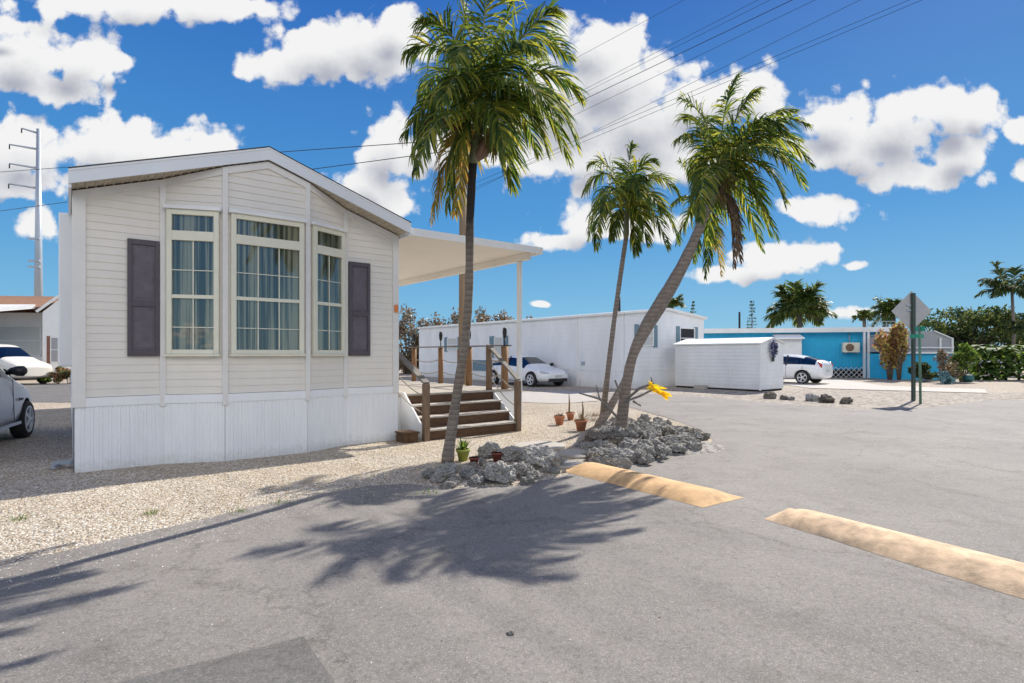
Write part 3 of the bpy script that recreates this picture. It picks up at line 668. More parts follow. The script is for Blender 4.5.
palm('palm_tree', 'slender straight palm behind the rock heap, its crown lower than its neighbours',
     [(602,424,0),(607,380,10.9),(614,322,10.85),(621,272,10.8),(626,238,10.75)],
     [0.081,0.053,0.046,0.045,0.043], (627,200,10.7),
     [(600,160,.0, 588,240,.2), (606,150,.5, 582,195,.5), (598,175,-.4, 596,250,-.6), (615,150,.3, 588,165,.4), (626,165,.1, 633,145,.0), (632,160,-.3, 655,160,-.4),
      (650,150,.3, 682,200,.3), (655,165,-.4, 680,245,-.3), (650,180,.5, 668,250,.7), (640,195,-.4, 648,245,-.6), (618,200,.3, 612,240,.5), (634,200,.1, 636,255,.1), (612,170,-.8, 602,215,-1.2), (645,170,-.8, 662,215,-1.2)],
     M['trunkB'], 2, L=.50, n=46, lw=.032, fill=4, flen=1.3, droop=.85)
palm('palm_tree', 'thick palm leaning far right from the rock heap with a dead frond under its crown',
     [(620,438,0),(625,395,9.8),(632,358,9.7),(645,326,9.6),(663,296,9.5),(680,268,9.4),(696,236,9.35),(709,205,9.3)],
     [0.123,0.090,0.083,0.084,0.084,0.082,0.077,0.067], (724,158,9.3),
     [(712,110,.3, 680,98,.4), (705,120,-.3, 676,140,-.5), (700,135,.2, 690,215,.2), (720,100,.1, 738,76,.1), (735,105,-.2, 757,90,-.2), (750,110,.2, 795,110,.3), (765,100,-.3, 812,165,-.4),
      (770,110,.4, 806,190,.5), (765,135,-.4, 785,205,-.6), (750,150,.3, 770,235,.3), (745,160,-.3, 778,240,-.3), (740,165,.5, 762,250,.6), (733,180,-.2, 741,262,-.1,2), (742,185,.1, 734,268,.2,2), (712,160,.5, 708,245,.7), (700,150,-.6, 700,220,-.9), (745,130,-.9, 785,160,-1.3), (760,120,.8, 800,140,1.2), (700,110,.6, 684,118,.9)],
     M['trunkB'], 3, L=.54, n=52, lw=.032, stalks=2, fill=4, flen=1.5, droop=.85)
palm('palm_tree', 'hidden palm behind the thick leaning one, its smaller crown hanging below that crown',
     [(598,427,0),(613,402,11.6),(625,380,11.7),(640,345,11.8),(668,300,12.0),(688,262,12.2),(700,232,12.3)],
     [0.104,0.073,0.062,0.060,0.056,0.052], (705,205,12.3),
     [(690,175,.2, 680,160,.2,0), (692,185,-.2, 672,205,-.3), (690,200,.4, 676,245,.5), (700,210,.0, 694,262,.0), (712,205,.3, 722,275,.3,1), (715,215,-.3, 705,278,-.4), (722,195,.5, 745,240,.5), (700,180,.6, 705,150,.8), (720,185,-.5, 748,215,-.7)],
     M['trunkB'], 4, L=.46, n=42, lw=.034, fill=3, flen=1.1, droop=.85)

def far_palm(px, py, d, rad, label, gy=None, leafm='palm_far', nf=22, up=0, group='palms standing beyond the houses', tr=.18, L=.5, seed=0, lw=.09):
    c0 = at(px, py, d); base = Vector((c0.x, c0.y, 0)); root = empty('palm_tree', base, label, 'palm tree', group)
    t = MB(); t.tube([base, base.lerp(c0, .5)+Vector((.15, 0, 0)), c0], [tr*1.3, tr, tr*.9], 10); t.build('trunk', M['trunkB'], root)
    rnd = random.Random(seed)
    for i in range(nf):
        az = i*2.4+rnd.uniform(-.3, .3); e = rnd.uniform(-.5, 1.2)+up; dv_ = Vector((math.cos(az), math.sin(az), 0))
        c1 = c0+dv_*rad*.5+Z*rad*(.2+.45*max(0, e)); tp = c0+dv_*rad*rnd.uniform(.7, 1)*(1-.35*max(0, e))+Z*rad*(e*.75-.15)
        frond(root, c0, c1, tp, M[leafm], M['rachis'], n=30, L=rad*L, lw=lw, droop=.6, seed=seed*99+i, wind=.3, rr=.03)
far_palm(799, 314, 48, 2.8, 'dense round palm crown rising behind the turquoise house roof', seed=11, L=.5, up=.12, lw=.16, nf=40)
far_palm(893, 316, 45, 1.9, 'small palm behind the turquoise house beside the diamond sign', seed=12, lw=.1)
far_palm(864, 318, 60, 1.3, 'tiny distant palm above the right end of the turquoise roof', seed=13, nf=14, lw=.1)
far_palm(672, 305, 55, 1.4, 'small palm crown behind the gable of the long white home', seed=14, nf=14, lw=.1)
far_palm(1012, 292, 42, 2.5, 'dark coconut palm with sparse fronds at the right edge above the tree', seed=15, leafm='leaf_dark', nf=20, L=.36, lw=.1, up=.25, tr=.1)
far_palm(1030, 330, 40, 1.6, 'low dark palm cut by the right edge below the coconut palm', seed=16, leafm='leaf_dark', nf=14, lw=.1)

# ------------------------------------------------------------------ foliage
def blob_leaves(mb, c, r, n, ls, rnd, flat=1.0):
    for _ in range(n):
        d = Vector([rnd.gauss(0, 1) for _ in range(3)]).normalized()*(rnd.random()**.45)
        p = Vector(c)+Vector((d.x*r[0], d.y*r[1], d.z*r[2]))
        a = Vector([rnd.gauss(0, 1) for _ in range(3)]).normalized(); b_ = a.cross(Vector([rnd.gauss(0, 1) for _ in range(3)])).normalized()
        s1 = ls*rnd.uniform(.6, 1.3); s2 = s1*.45
        mb.add([p-a*s1, p-b_*s2, p+a*s1, p+b_*s2], [(0,1,2,3)])
def shrub(name, c, w, h, dpt, m, label, cat='shrub', n=900, ls=.09, group=None, clumps=9, seed=0, trunk=True, base=.1, vase=False):
    rnd = random.Random(seed); c = Vector(c); root = empty(name, (c.x, c.y, 0), label, cat, group)
    mb = MB(); st = MB()
    for k in range(clumps):
        u = rnd.uniform(-1, 1); zz = base+rnd.random()**.7*(1-base)
        kk = 1-.5*abs(u)*zz
        if vase: kk = .35+1.0*zz
        p = Vector((c.x+u*w*.36*kk, c.y+rnd.uniform(-.4, .4)*dpt, c.z+h*zz*.82*(1-.25*abs(u))))
        rr = (w*rnd.uniform(.11, .24), dpt*.25, h*rnd.uniform(.09, .19))
        blob_leaves(mb, p, rr, n//clumps, ls, rnd)
        st.tube([Vector((c.x+u*.08*w, c.y, c.z)), Vector((c.x+u*w*.2, c.y, c.z+h*.3)), p], [.018*h/2, .012*h/2, .005], 5)
    mb.build('foliage', m, root); st.build('stem' if cat != 'tree' else 'trunk', M['bark'], root); return root
def tree(c, w, h, m, label, n=2200, ls=.16, seed=0, clumps=18, cb=.3, group=None, nm='broadleaf_tree'):
    rnd = random.Random(seed); c = Vector(c); root = empty(nm, c, label, 'tree', group)
    mb = MB(); st = MB(); top = c+Z*h*cb
    st.tube([c, c.lerp(top, .5)+Vector((.05, 0, 0)), top], [.05*h/2, .04*h/2, .035*h/2], 8)
    for k in range(clumps):
        a = rnd.uniform(0, 6.28); rr = rnd.random()**.6; zz = rnd.uniform(cb, .92)
        p = c+Vector((math.cos(a)*w*.40*rr, math.sin(a)*w*.40*rr, h*zz*(1-.18*rr)))
        q = rnd.uniform(.10, .19); blob_leaves(mb, p, (w*q, w*q, h*q*.7), n//clumps, ls, rnd)
        st.tube([top, top.lerp(p, .5)+Z*.1, p], [.025*h/2, .015*h/2, .006], 5)
    mb.build('crown', m, root); st.build('trunk', M['bark'], root); return root

# ------------------------------------------------------------------ cars
def make_car(name, label, pos, heading, paint, L=4.6, W=1.84, prof=None, cab=None, wheels=None, wr=.33, mir=True, mz=1.0):
    """local x forward. prof: (x, z_low, z_belt, z_top) ; ring 3-4 is glass inside the cabin"""
    root = empty(name, pos, label, 'car', None, math.atan2(heading.y, heading.x))
    h = W/2; sts = prof; vs = []; fs = []; mi = []
    for (x, zl, zbelt, zt, wf, roofw) in sts:
        ring = [(0, zl), (h*wf*.80, zl), (h*wf*.97, zl+.10), (h*wf, (zl+zbelt)*.5+.05), (h*wf*.96, zbelt), (h*roofw, zt-.03 if zt > zbelt+.22 else zt-.015), (h*roofw*.55, zt), (0, zt+.012)]
        for y, z in ring: vs.append((x, y, z))
    nr = 8; ns = len(sts)
    def idx(i, j): return i*nr+j
    full = list(vs) + [(x, -y, z) for x, y, z in vs]; off = len(vs)
    for i in range(ns-1):
        xa, xb = sts[i][0], sts[i+1][0]; tall = (sts[i][3]-sts[i][2] > .22), (sts[i+1][3]-sts[i+1][2] > .22)
        for j in range(nr-1):
            g = 0
            if all(tall) and j == 4: g = 1
            if (tall[0] != tall[1]) and j in (4, 5, 6): g = 1
            if 'van' in name and i == ns-2 and j > 3: g = 0
            f1 = (idx(i, j), idx(i+1, j), idx(i+1, j+1), idx(i, j+1)); fs.append(f1); mi.append(g)
            fs.append(tuple(off+k for k in f1[::-1])); mi.append(g)
    for i in (0, ns-1):
        for j in range(nr-1):
            f1 = (idx(i, j), idx(i, j+1), off+idx(i, j+1), off+idx(i, j))
            fs.append(f1 if i == 0 else f1[::-1]); mi.append(0)
    bm = bmesh.new(); bv = [bm.verts.new(v) for v in full]
    for f, g in zip(fs, mi):
        try: q = bm.faces.new([bv[k] for k in f]); q.material_index = g; q.smooth = True
        except ValueError: pass
    bmesh.ops.remove_doubles(bm, verts=bm.verts[:], dist=1e-4); bmesh.ops.recalc_face_normals(bm, faces=bm.faces[:])
    me = bpy.data.meshes.new('body'); bm.to_mesh(me); bm.free(); me.materials.append(M[paint]); me.materials.append(M['darkglass']); me.materials.append(M['black'])
    tmp = bpy.data.objects.new('tmp', me); COL.objects.link(tmp)
    ss = tmp.modifiers.new('s', 'SUBSURF'); ss.levels = 2; ss.render_levels = 2
    cut = bmesh.new()
    for wx in wheels:
        for sy in (-1, 1):
            mt = Matrix.Translation((wx, sy*(h-.12), wr)) @ Matrix.Rotation(math.pi/2, 4, 'X')
            bmesh.ops.create_cone(cut, cap_ends=True, segments=28, radius1=wr*1.17, radius2=wr*1.17, depth=.34+.2, matrix=mt)
    cm = bpy.data.meshes.new('c'); cut.to_mesh(cm); cut.free()
    for _ in range(3): cm.materials.append(M['black'])
    for p in cm.polygons: p.material_index = 2
    co = bpy.data.objects.new('c', cm); COL.objects.link(co)
    bo = tmp.modifiers.new('b', 'BOOLEAN'); bo.object = co; bo.operation = 'DIFFERENCE'; bo.solver = 'EXACT'
    dg = bpy.context.evaluated_depsgraph_get(); ev = bpy.data.meshes.new_from_object(tmp.evaluated_get(dg))
    bpy.data.objects.remove(co); bpy.data.objects.remove(tmp)
    def part(nm, mats, m, off=0):
        b2 = bmesh.new(); b2.from_mesh(ev); bmesh.ops.delete(b2, geom=[f for f in b2.faces if f.material_index not in mats], context='FACES')
        me2 = bpy.data.meshes.new(nm); b2.to_mesh(me2); b2.free()
        for q_ in (paint, 'darkglass', 'black'): me2.materials.append(M[q_])
        o = bpy.data.objects.new(nm, me2); COL.objects.link(o); o.parent = root; return o
    body = part('body', (0, 2), None); gl = part('windows', (1,), None)
    for wx in wheels:
        for sy in (-1, 1):
            c_ = Vector((wx, sy*(h-.10), wr)); ax = Vector((0, sy, 0))
            tm = MB(); prof_ = [(-.09, .001), (-.10, wr*.72), (-.11, wr*.9), (-.08, wr), (.08, wr), (.11, wr*.9), (.10, wr*.72), (.06, wr*.68)]
            tm.spin(c_, ax, prof_+[(.055, wr*.66), (.054, .001)], 28); wo = local(tm, 'wheel', M['rubber'], root)
            rm_ = MB(); rm_.tube([c_+ax*.062, c_+ax*.113], [wr*.16, wr*.12], 12)
            rm_.spin(c_, ax, [(.064, wr*.72), (.108, wr*.72), (.110, wr*.63), (.07, wr*.61)], 28)
            for k in range(5):
                a = k*2*math.pi/5; e = Vector((math.cos(a), 0, math.sin(a))); rm_.beam(c_+ax*.098+e*wr*.08, c_+ax*.098+e*wr*.66, wr*.17, .02, up=ax)
            local(rm_, 'rim', M['rim'], wo)
    bl = [q for q in prof if q[3]-q[2] > .35]; xb = (bl[0][0]+bl[-1][0])/2+.05
    zb_ = [q for q in prof if q[0] <= xb][-1]
    for sy in (-1, 1):
        pm = MB(); pm.beam((xb, sy*h*.955, zb_[2]-.02), (xb, sy*h*(zb_[5]+.035), zb_[3]-.05), .07, .03, up=(0, sy, 0)); local(pm, 'door_pillar', M['black'], root)
        for x_ in (xb+.95, xb, xb-.8):
            pm = MB(); pm.beam((x_, sy*(h+.001), .32), (x_, sy*h*.975, zb_[2]-.03), .012, .008, up=(0, sy, 0)); local(pm, 'door_seam', M['black'], root)
    if mir:
        for sy in (-1, 1):
            mm = MB(); mx_ = mir if mir is not True else .72
            mm.tube([(mx_+.07, sy*(h-.06), mz-.04), (mx_+.05, sy*(h+.02), mz), (mx_, sy*(h+.10), mz), (mx_, sy*(h+.18), mz), (mx_, sy*(h+.22), mz)], [.03, .06, .085, .085, .04], 10); local(mm, 'mirror', M['black'], root)
    return root, h
SEDAN = [(-2.32, .42, .80, .86, .62, .50), (-2.27, .32, .86, .98, .80, .62), (-2.0, .24, .92, 1.10, .95, .70), (-1.75, .22, .93, 1.12, .99, .70), (-1.0, .20, .94, 1.38, 1, .66), (-.3, .20, .92, 1.45, 1, .66), (.3, .20, .90, 1.42, 1, .66), (.95, .20, .86, .99, 1, .74), (1.5, .20, .80, .86, .98, .72), (1.95, .21, .72, .78, .93, .70), (2.25, .24, .60, .68, .80, .62), (2.34, .32, .52, .58, .62, .5)]
HATCH = [(-2.2, .40, .82, .98, .72, .60), (-2.14, .30, .90, 1.10, .88, .66), (-1.95, .24, .98, 1.16, .95, .66), (-1.3, .22, .98, 1.38, .99, .64), (-.5, .20, .95, 1.49, 1, .64), (.2, .20, .93, 1.47, 1, .64), (.7, .20, .90, 1.25, 1, .68), (1.25, .20, .84, .94, 1, .72), (1.75, .20, .76, .82, .95, .72), (2.1, .24, .62, .70, .82, .62), (2.2, .34, .55, .6, .64, .5)]
VANP = [(-2.4, .45, 1.10, 1.16, .8, .7), (-2.3, .32, 1.15, 1.9, .95, .72), (-1.5, .3, 1.15, 1.98, 1, .74), (-.5, .3, 1.15, 2.0, 1, .74), (.3, .3, 1.15, 1.95, 1, .72), (1.05, .3, 1.12, 1.28, 1, .8), (1.7, .3, 1.05, 1.14, .98, .8), (2.2, .32, .92, 1.0, .92, .78), (2.35, .42, .8, .86, .8, .7)]
# white electric sedan by the long home
hd = Vector((.617, -.787, 0))
fw = at(532, 354, 25.8); c1 = Vector((fw.x, fw.y, 0)) - hd*1.44 + Vector((.787, .617, 0))*.8
car, h_ = make_car('parked_car', 'white sedan with black lower grille parked beside the long white home behind the deck', c1, hd, 'carwhite', prof=SEDAN, wheels=(-1.44, 1.44), mir=.75)
m_ = MB(); m_.box((2.2, -.55, .26), (.16, 0, 0), (0, 1.1, 0), (0, 0, .14)); bevel(local(m_, 'grille', M['black'], car), .03)
for sy in (-1, 1):
    m_ = MB(); m_.tube([(2.02, sy*.80, .70), (2.16, sy*.68, .66), (2.27, sy*.5, .62)], [.05, .06, .035], 8); local(m_, 'headlight', M['lamp'], car)
m_ = MB(); m_.box((2.335, -.2, .44), (.02, 0, 0), (0, .4, 0), (0, 0, .10)); local(m_, 'number_plate', M['winwhite'], car)
# white hatchback behind the shed
hd2 = Vector((-.66, .75, 0)).normalized(); rw = G(803, 384)
c2 = rw + hd2*1.3 + Vector((.75, .66, 0))*.78
car, h_ = make_car('parked_car', 'white hatchback seen from its tail, parked between the white shed and the turquoise house', c2, hd2, 'carwhite', prof=HATCH, wheels=(-1.3, 1.35), mir=.8)
for sy in (-1, 1):
    m_ = MB(); m_.tube([(-2.10, sy*.70, .80), (-2.12, sy*.72, .95), (-2.0, sy*.68, 1.10)], [.05, .07, .04], 8); local(m_, 'tail_light', M['red'], car)
m_ = MB(); m_.box((-2.19, -.5, 1.0), (.10, 0, .0), (0, 1.0, 0), (.12, 0, .12)); local(m_, 'rear_window', M['darkglass'], car)
m_ = MB(); m_.box((-2.24, -.22, .62), (.03, 0, 0), (0, .44, 0), (0, 0, .13)); local(m_, 'number_plate', M['winwhite'], car)
# silver car at the left edge
hd3 = Vector((-.45, .893, 0)); fw = G(23.5, 437.5); c3 = fw - hd3*1.44 - Vector((.893, .45, 0))*.84
car, h_ = make_car('parked_car', 'silver car cut by the left edge, black mirror and front wheel showing', c3, hd3, 'carsilver', prof=[(a, b*1.1, c*1.2, d*(1.2 if d < 1.2 else 1.3), e, f) for a, b, c, d, e, f in SEDAN], wheels=(-1.44, 1.44), mir=.42, mz=1.22)
m_ = MB(); m_.box((1.02, -.925, .70), (.10, 0, 0), (0, .012, 0), (0, 0, .035)); m_.box((.86, -.93, .70), (.05, 0, 0), (0, .012, 0), (0, 0, .05)); local(m_, 'badge', M['black'], car)
m_ = MB(); m_.box((-.95, -.935, .30), (1.9, 0, 0), (0, .02, 0), (0, 0, .05)); local(m_, 'sill_trim', M['carsilver'], car)
# cream van behind it
c4 = G(31, 386); hd4 = Vector((.9, -.30, 0)).normalized()
make_car('parked_van', 'cream van with sloping bonnet standing across the back road before the brown-roofed house', c4-hd4*2.35+Vector((-.5, .9, 0)), hd4, 'carcream', prof=VANP, wheels=(-1.5, 1.5), wr=.36, mir=1.0)[0]['category'] = 'van'

# ------------------------------------------------------------------ long white home
B0 = Vector((4.80, 24.2, 0)); bL, bW, bE = 18.0, 5.9, 3.22
def B(u, v, z): return B0+U*u+V*v+Z*z
h2 = empty('long_mobile_home', B0, 'long low white mobile home with blue-grey shutters behind the palms', 'mobile home')
w = MB(); siding(w, B(0, bL, 0), B(0, 0, 0), .75, bE, .2, .01); siding(w, B(0, 0, 0), B(bW, 0, 0), .75, bE+.5, .2, .012); siding(w, B(bW, 0, 0), B(bW, bL, 0), .75, bE, .2, .012); siding(w, B(bW, bL, 0), B(0, bL, 0), .75, bE+.5, .2, .012)
sl2 = .10; w = clip(w, [(B(0, 0, bE), (-U*sl2+Z).normalized()), (B(bW, 0, bE), (U*sl2+Z).normalized())]); w.build('wall', M['white2'], h2)
w = MB(); ribbed(w, B(0, bL, 0), B(0, 0, 0), 0, .76, pitch=.18, dep=.02); ribbed(w, B(0, 0, 0), B(bW, 0, 0), 0, .76, pitch=.18, dep=.02); ribbed(w, B(bW, 0, 0), B(bW, bL, 0), 0, .76, pitch=.3); w.build('skirting', M['white2'], h2)
r = MB()
for a, b_, za, zb in ((-.12, bW/2, bE-.01, bE+.30), (bW/2, bW+.12, bE+.30, bE-.01)):
    r.prism([B(a, -.15, za), B(b_, -.15, zb), B(b_, bL+.1, zb), B(a, bL+.1, za)], Z*.10)
r.build('roof', M['roofwhite'], h2)
def small_window(parent, P, t, n, x0, x1, z0, z1, shut=.28, sm='slate', blind='winwhite'):
    f = MB(); Q = lambda x, z, o: P+t*x+Z*z+n*o
    for a in ((x0, x0+.05, z0, z1), (x1-.05, x1, z0, z1), (x0, x1, z0, z0+.05), (x0, x1, z1-.05, z1), (x0, x1, (z0+z1)/2-.02, (z0+z1)/2+.02)): f.box(Q(a[0], a[2], .01), t*(a[1]-a[0]), n*(.05 if a[0] == x0 and a[1] != x1 or a[1] == x1 and a[0] != x0 else .045), Z*(a[3]-a[2]))
    fo_ = f.build('window', M['white'], parent)
    g = MB(); g.box(Q(x0+.04, z0+.04, .012), t*(x1-x0-.08), n*.012, Z*(z1-z0-.08)); g.build('pane', M[blind], fo_)
    if shut:
        for xs in (x0-shut, x1):
            s_ = MB(); s_.box(Q(xs, z0-.05, .012), t*shut, n*.035, Z*(z1-z0+.1)); s_.build('shutter', M[sm], fo_)
tb, nb = -V, -U
def vfor(px):                                           # distance along the long wall that shows at a column
    k = (px-CX)/F; return (B0.x-k*B0.y)/(k*V.y-V.x)
v1, v2 = vfor(452), vfor(498.5)
small_window(h2, B(0, 0, 0), V, -U, v1-.7, v1+.5, 1.7, 2.5, .35); small_window(h2, B(0, 0, 0), V, -U, v2-.45, v2+.35, 1.35, 2.45, .45, 'slate')
v3 = vfor(482); m_ = MB(); m_.box(B(-.05, v3-.8, .55), U*.05, V*1.7, Z*.6); m_.build('vent_panel', M['slate'], h2)
small_window(h2, B(0, 0, 0), U, -V, .95, 1.95, 1.85, 2.75, .28); small_window(h2, B(0, 0, 0), U, -V, 3.9, 5.1, 1.75, 2.75, .25, 'slate', 'dark')
m_ = MB(); m_.box(B(-.06, vfor(585), 1.0), U*.05, V*.2, Z*.15); m_.build('outlet_box', M['steel'], h2)
m_ = MB(); m_.box(B(-.055, 2.8, 0), U*.05, V*.08, Z*bE); m_.build('corner_trim', M['white'], h2)
m_ = MB(); p_ = B(2.0, vfor(590), bE); m_.tube([p_, p_+Z*1.0], .06, 8); m_.build('vent_pipe', M['dark'], h2)
# dry hedge behind it
for i, (px, wd) in enumerate(((408, 3.6), (430, 3.4), (455, 3.4), (480, 3.2), (505, 3.0), (525, 2.6))):
    d = 43+i*.3; p_ = at(px, 354, d); hh = 1.5+(HZ-315-i*.7)/F*d+1.0
    shrub('dry_shrub', (p_.x, d, 0), wd, hh*1.04, 2.5, M['leaf_dry'], ['dry brown shrub filling the gap left of the long white home', 'brown twiggy shrub top above the left end of the white home roof', 'brown shrub top seen over the white roof behind the torches', 'brown shrub top over the roof just left of the near palm trunk', 'low brown shrub top over the roof just right of the near palm trunk', 'last low brown shrub top over the roof near the canopy post'][i], n=2600, ls=.13, clumps=22, seed=40+i, group='dry hedge behind the long white home')

# ------------------------------------------------------------------ white shed
S0 = Vector((9.82, 22.35, 0))
def S(u, v, z): return S0+U*u+V*v+Z*z
sh = empty('garden_shed', S0, 'small white lap-sided shed with low roof beside the road', 'shed')
w = MB(); siding(w, S(0, 3.98, 0), S(0, 0, 0), .08, 1.92, .15, .014); siding(w, S(0, 0, 0), S(1.84, 0, 0), .08, 2.3, .15, .014); siding(w, S(1.84, 0, 0), S(1.84, 3.98, 0), .08, 1.92, .15); siding(w, S(1.84, 3.98, 0), S(0, 3.98, 0), .08, 2.3, .15)
w = clip(w, [(S(0, 0, 1.92), (-U*.24+Z).normalized()), (S(1.84, 0, 1.92), (U*.24+Z).normalized())]); w.build('wall', M['white2'], sh)
r = MB()
for a, b_, za, zb in ((-.08, .92, 1.90, 2.14), (.92, 1.92, 2.14, 1.90)): r.prism([S(a, -.08, za), S(b_, -.08, zb), S(b_, 4.06, zb), S(a, 4.06, za)], Z*.045)
r.build('roof', M['roofwhite'], sh)
m_ = MB(); m_.box(S(-.025, 1.25, .12), U*.02, V*.04, Z*1.2); m_.build('door_jamb', M['white'], sh); m_ = MB(); m_.box(S(-.02, -.02, .05), U*.05, V*.05, Z*1.86); m_.build('trim', M['white'], sh)
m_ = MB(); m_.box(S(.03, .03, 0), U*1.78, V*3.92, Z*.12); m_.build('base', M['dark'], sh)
m_ = MB(); m_.box(S(-.35, 2.3, 0), U*.3, V*.5, Z*.16); bevel(m_.build('concrete_block', M['conc'], origin=S(-.2, 2.5, 0), label='pale concrete step block at the foot of the white shed', cat='block'), .01)
rnd = random.Random(5); w_ = MB(); wc = S(.85, -.10, 1.62)
for k in range(260):
    a = rnd.uniform(0, 6.28); rr_ = rnd.uniform(.05, .30); p = wc+U*math.cos(a)*rr_+Z*(math.sin(a)*rr_*1.35+.1)-V*rnd.uniform(0, .06)
    a1 = Vector([rnd.gauss(0, 1) for _ in range(3)]).normalized()*.05; b1 = a1.cross(Vector((rnd.random(), .3, .8))).normalized()*.03; w_.add([p-a1, p-b1, p+a1, p+b1], [(0,1,2,3)])
wr_ = empty('flower_wreath', wc-Z*.0, 'blue and white flower wreath hanging on the end wall of the shed', 'wreath'); w_.build('flowers', M['bluefl'], wr_)
m_ = MB(); m_.tube([wc+U*math.cos(a*.52)*.2+Z*(math.sin(a*.52)*.27+.1) for a in range(13)], .018, 6); m_.build('ring', M['bark'], wr_)
m_ = MB(); m_.box(wc+V*.0-U*.07-Z*.42, U*.16, V*.03, Z*.2); m_.build('bow', M['black'], wr_)

# ------------------------------------------------------------------ turquoise house
T0 = Vector(((700-CX)/F*38, 38, 0)); T1 = Vector(((884-CX)/F*35.5, 35.5, 0)); tU = (T1-T0).normalized(); tV = Vector((-tU.y, tU.x, 0)); tL = (T1-T0).length
def T(u, v, z): return T0+tU*u+tV*v+Z*z
bh = empty('blue_house', T0, 'low turquoise house with flat white roof and lattice skirt', 'house')
m_ = MB(); ribbed(m_, T(0, 0, 0), T(tL, 0, 0), .68, 2.95, pitch=.4, dep=.015); m_.box(T(0, .03, .5), tU*tL, tV*6, Z*2.4); m_.build('wall', M['blue'], bh)
m_ = MB(); m_.prism([T(-.3, -.45, 2.88), T(tL+.6, -.45, 2.88), T(tL+.6, 6.3, 2.95), T(-.3, 6.3, 2.95)], Z*.30); m_.build('roof', M['roofwhite'], bh)
def tu(px): k = (px-CX)/F; return (k*T0.y-T0.x)/(tU.x-k*tU.y)
m_ = MB(); x0, x1 = tu(774), tu(798); m_.box(T(x0, -.9, 0), tU*(x1-x0), tV*.9, Z*2.5); m_.build('entry_porch', M['white'], bh)
m_ = MB(); m_.prism([T(x0-.1, -1.2, 2.45), T(x1+.1, -1.2, 2.45), T(x1+.1, 0, 2.75), T(x0-.1, 0, 2.75)], Z*.06); m_.build('awning', M['roofwhite'], bh)
for px in (861, 865): x = tu(px); m_ = MB(); m_.box(T(x, -.42, 0), tU*.12, tV*.12, Z*2.88); m_.build('porch_post', M['white'], bh)
lt = MB(); x0, x1 = tu(815), tL; zt = .66
k = x0
while k < x1:
    for s_ in (1, -1):
        a, b_ = (T(k, -.02, 0), T(k+.6, -.02, zt)) if s_ > 0 else (T(k+.6, -.045, 0), T(k, -.045, zt)); lt.beam(a, b_, .02, .07, up=tV)
    k += .30
lt.build('lattice', M['white'], bh)
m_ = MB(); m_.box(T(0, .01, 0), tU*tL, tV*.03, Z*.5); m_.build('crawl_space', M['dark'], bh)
small_window(bh, T(0, 0, 0), tU, -tV, tu(869), tu(880), 1.6, 2.7, 0, blind='screen')
small_window(bh, T(0, 0, 0), tU, -tV, tu(712), tu(727), 1.7, 2.5, 0)
ac = T((tu(841)+tu(857))/2, -.4, 1.6); au = empty('air_conditioner', ac, 'cream air conditioner unit bracketed on the turquoise wall', 'air conditioner')
m_ = MB(); m_.box(ac-tU*.45, tU*.95, tV*.34, Z*.62); bevel(m_.build('casing', M['cream'], au), .02)
m_ = MB(); cc = ac+Z*.31-tU*.08; m_.tube([cc-tV*.002, cc-tV*.02], .24, 20); 
m_.build('fan_grille', M['wood'], au)
m_ = MB(); m_.beam(ac-tU*.3-Z*.04, ac-tU*.3-Z*.04+tV*.4, .05, .05); m_.beam(ac+tU*.3-Z*.04, ac+tU*.3-Z*.04+tV*.4, .05, .05); m_.build('bracket', M['steel'], au)
m_ = MB(); m_.tube([ac+Z*.62+tV*.3, ac+Z*1.25+tV*.37], .03, 8); m_.build('pipe', M['steel'], au)
# blue extension with screened porch
E0 = G(892, 379.5); E1 = G(953, 379.5); eU = (E1-E0).normalized(); eL = (E1-E0).length
eb = empty('screened_porch', E0, 'turquoise low-walled porch with grey screen panels and white ledge', 'porch')
m_ = MB(); m_.box(E0, eU*eL, Vector((0, 4, 0)), Z*1.52); m_.build('wall', M['blue'], eb)
m_ = MB(); m_.box(E0+Z*1.52-Vector((.05, .15, 0)), eU*(eL+.1), Vector((0, .3, 0)), Z*.10); m_.box(E0+Z*1.84-Vector((.05, .03, 0)), eU*(eL+.1), Vector((0, .05, 0)), Z*.07); m_.build('ledge', M['white'], eb)
m_ = MB(); m_.prism([E0+Z*1.62+Vector((0, .1, 0)), E0+eU*eL+Z*1.62+Vector((0, .1, 0)), E0+eU*eL+Z*2.4+Vector((0, .1, 0)), E0+eU*eL*.72+Z*2.85+Vector((0, .1, 0)), E0+eU*eL*.3+Z*2.85+Vector((0, .1, 0)), E0+Z*2.5+Vector((0, .1, 0))], Vector((0, 3.6, 0))); m_.build('screen_panel', M['screen'], eb)
for k in (0, .8, 1): m_ = MB(); m_.box(E0+eU*(eL*k-.04)+Z*1.6, eU*.08, Vector((0, .08, 0)), Z*.85); m_.build('screen_post', M['white'], eb)
m_ = MB()
m_.beam(E0+eU*eL*.7+Z*2.87+Vector((0, .06, 0)), E0+eU*eL+Z*2.42+Vector((0, .06, 0)), .06, .06); m_.build('screen_frame', M['white'], eb)
# boat rack bits over the roof
m_ = MB(); p_ = at(882, 322, 40)
for k in range(4): m_.beam(p_+Vector((-1.0+k*.66, 0, -.5)), p_+Vector((-1.0+k*.66, 0, .05)), .04, .04)
m_.beam(p_+Vector((-1.0, 0, .05)), p_+Vector((1.0, 0, .05)), .04, .04); m_.beam(p_+Vector((-1.0, 0, -.2)), p_+Vector((1.0, 0, -.2)), .04, .04)
for k in (-.9, .9): m_.beam(p_+Vector((k, 0, -.5)), Vector((p_.x+k, p_.y, 0)), .08, .08)
m_.build('metal_rack', M['steel'], origin=(p_.x, p_.y, 0), label='grey metal rack standing behind the right end of the turquoise house', cat='rack')

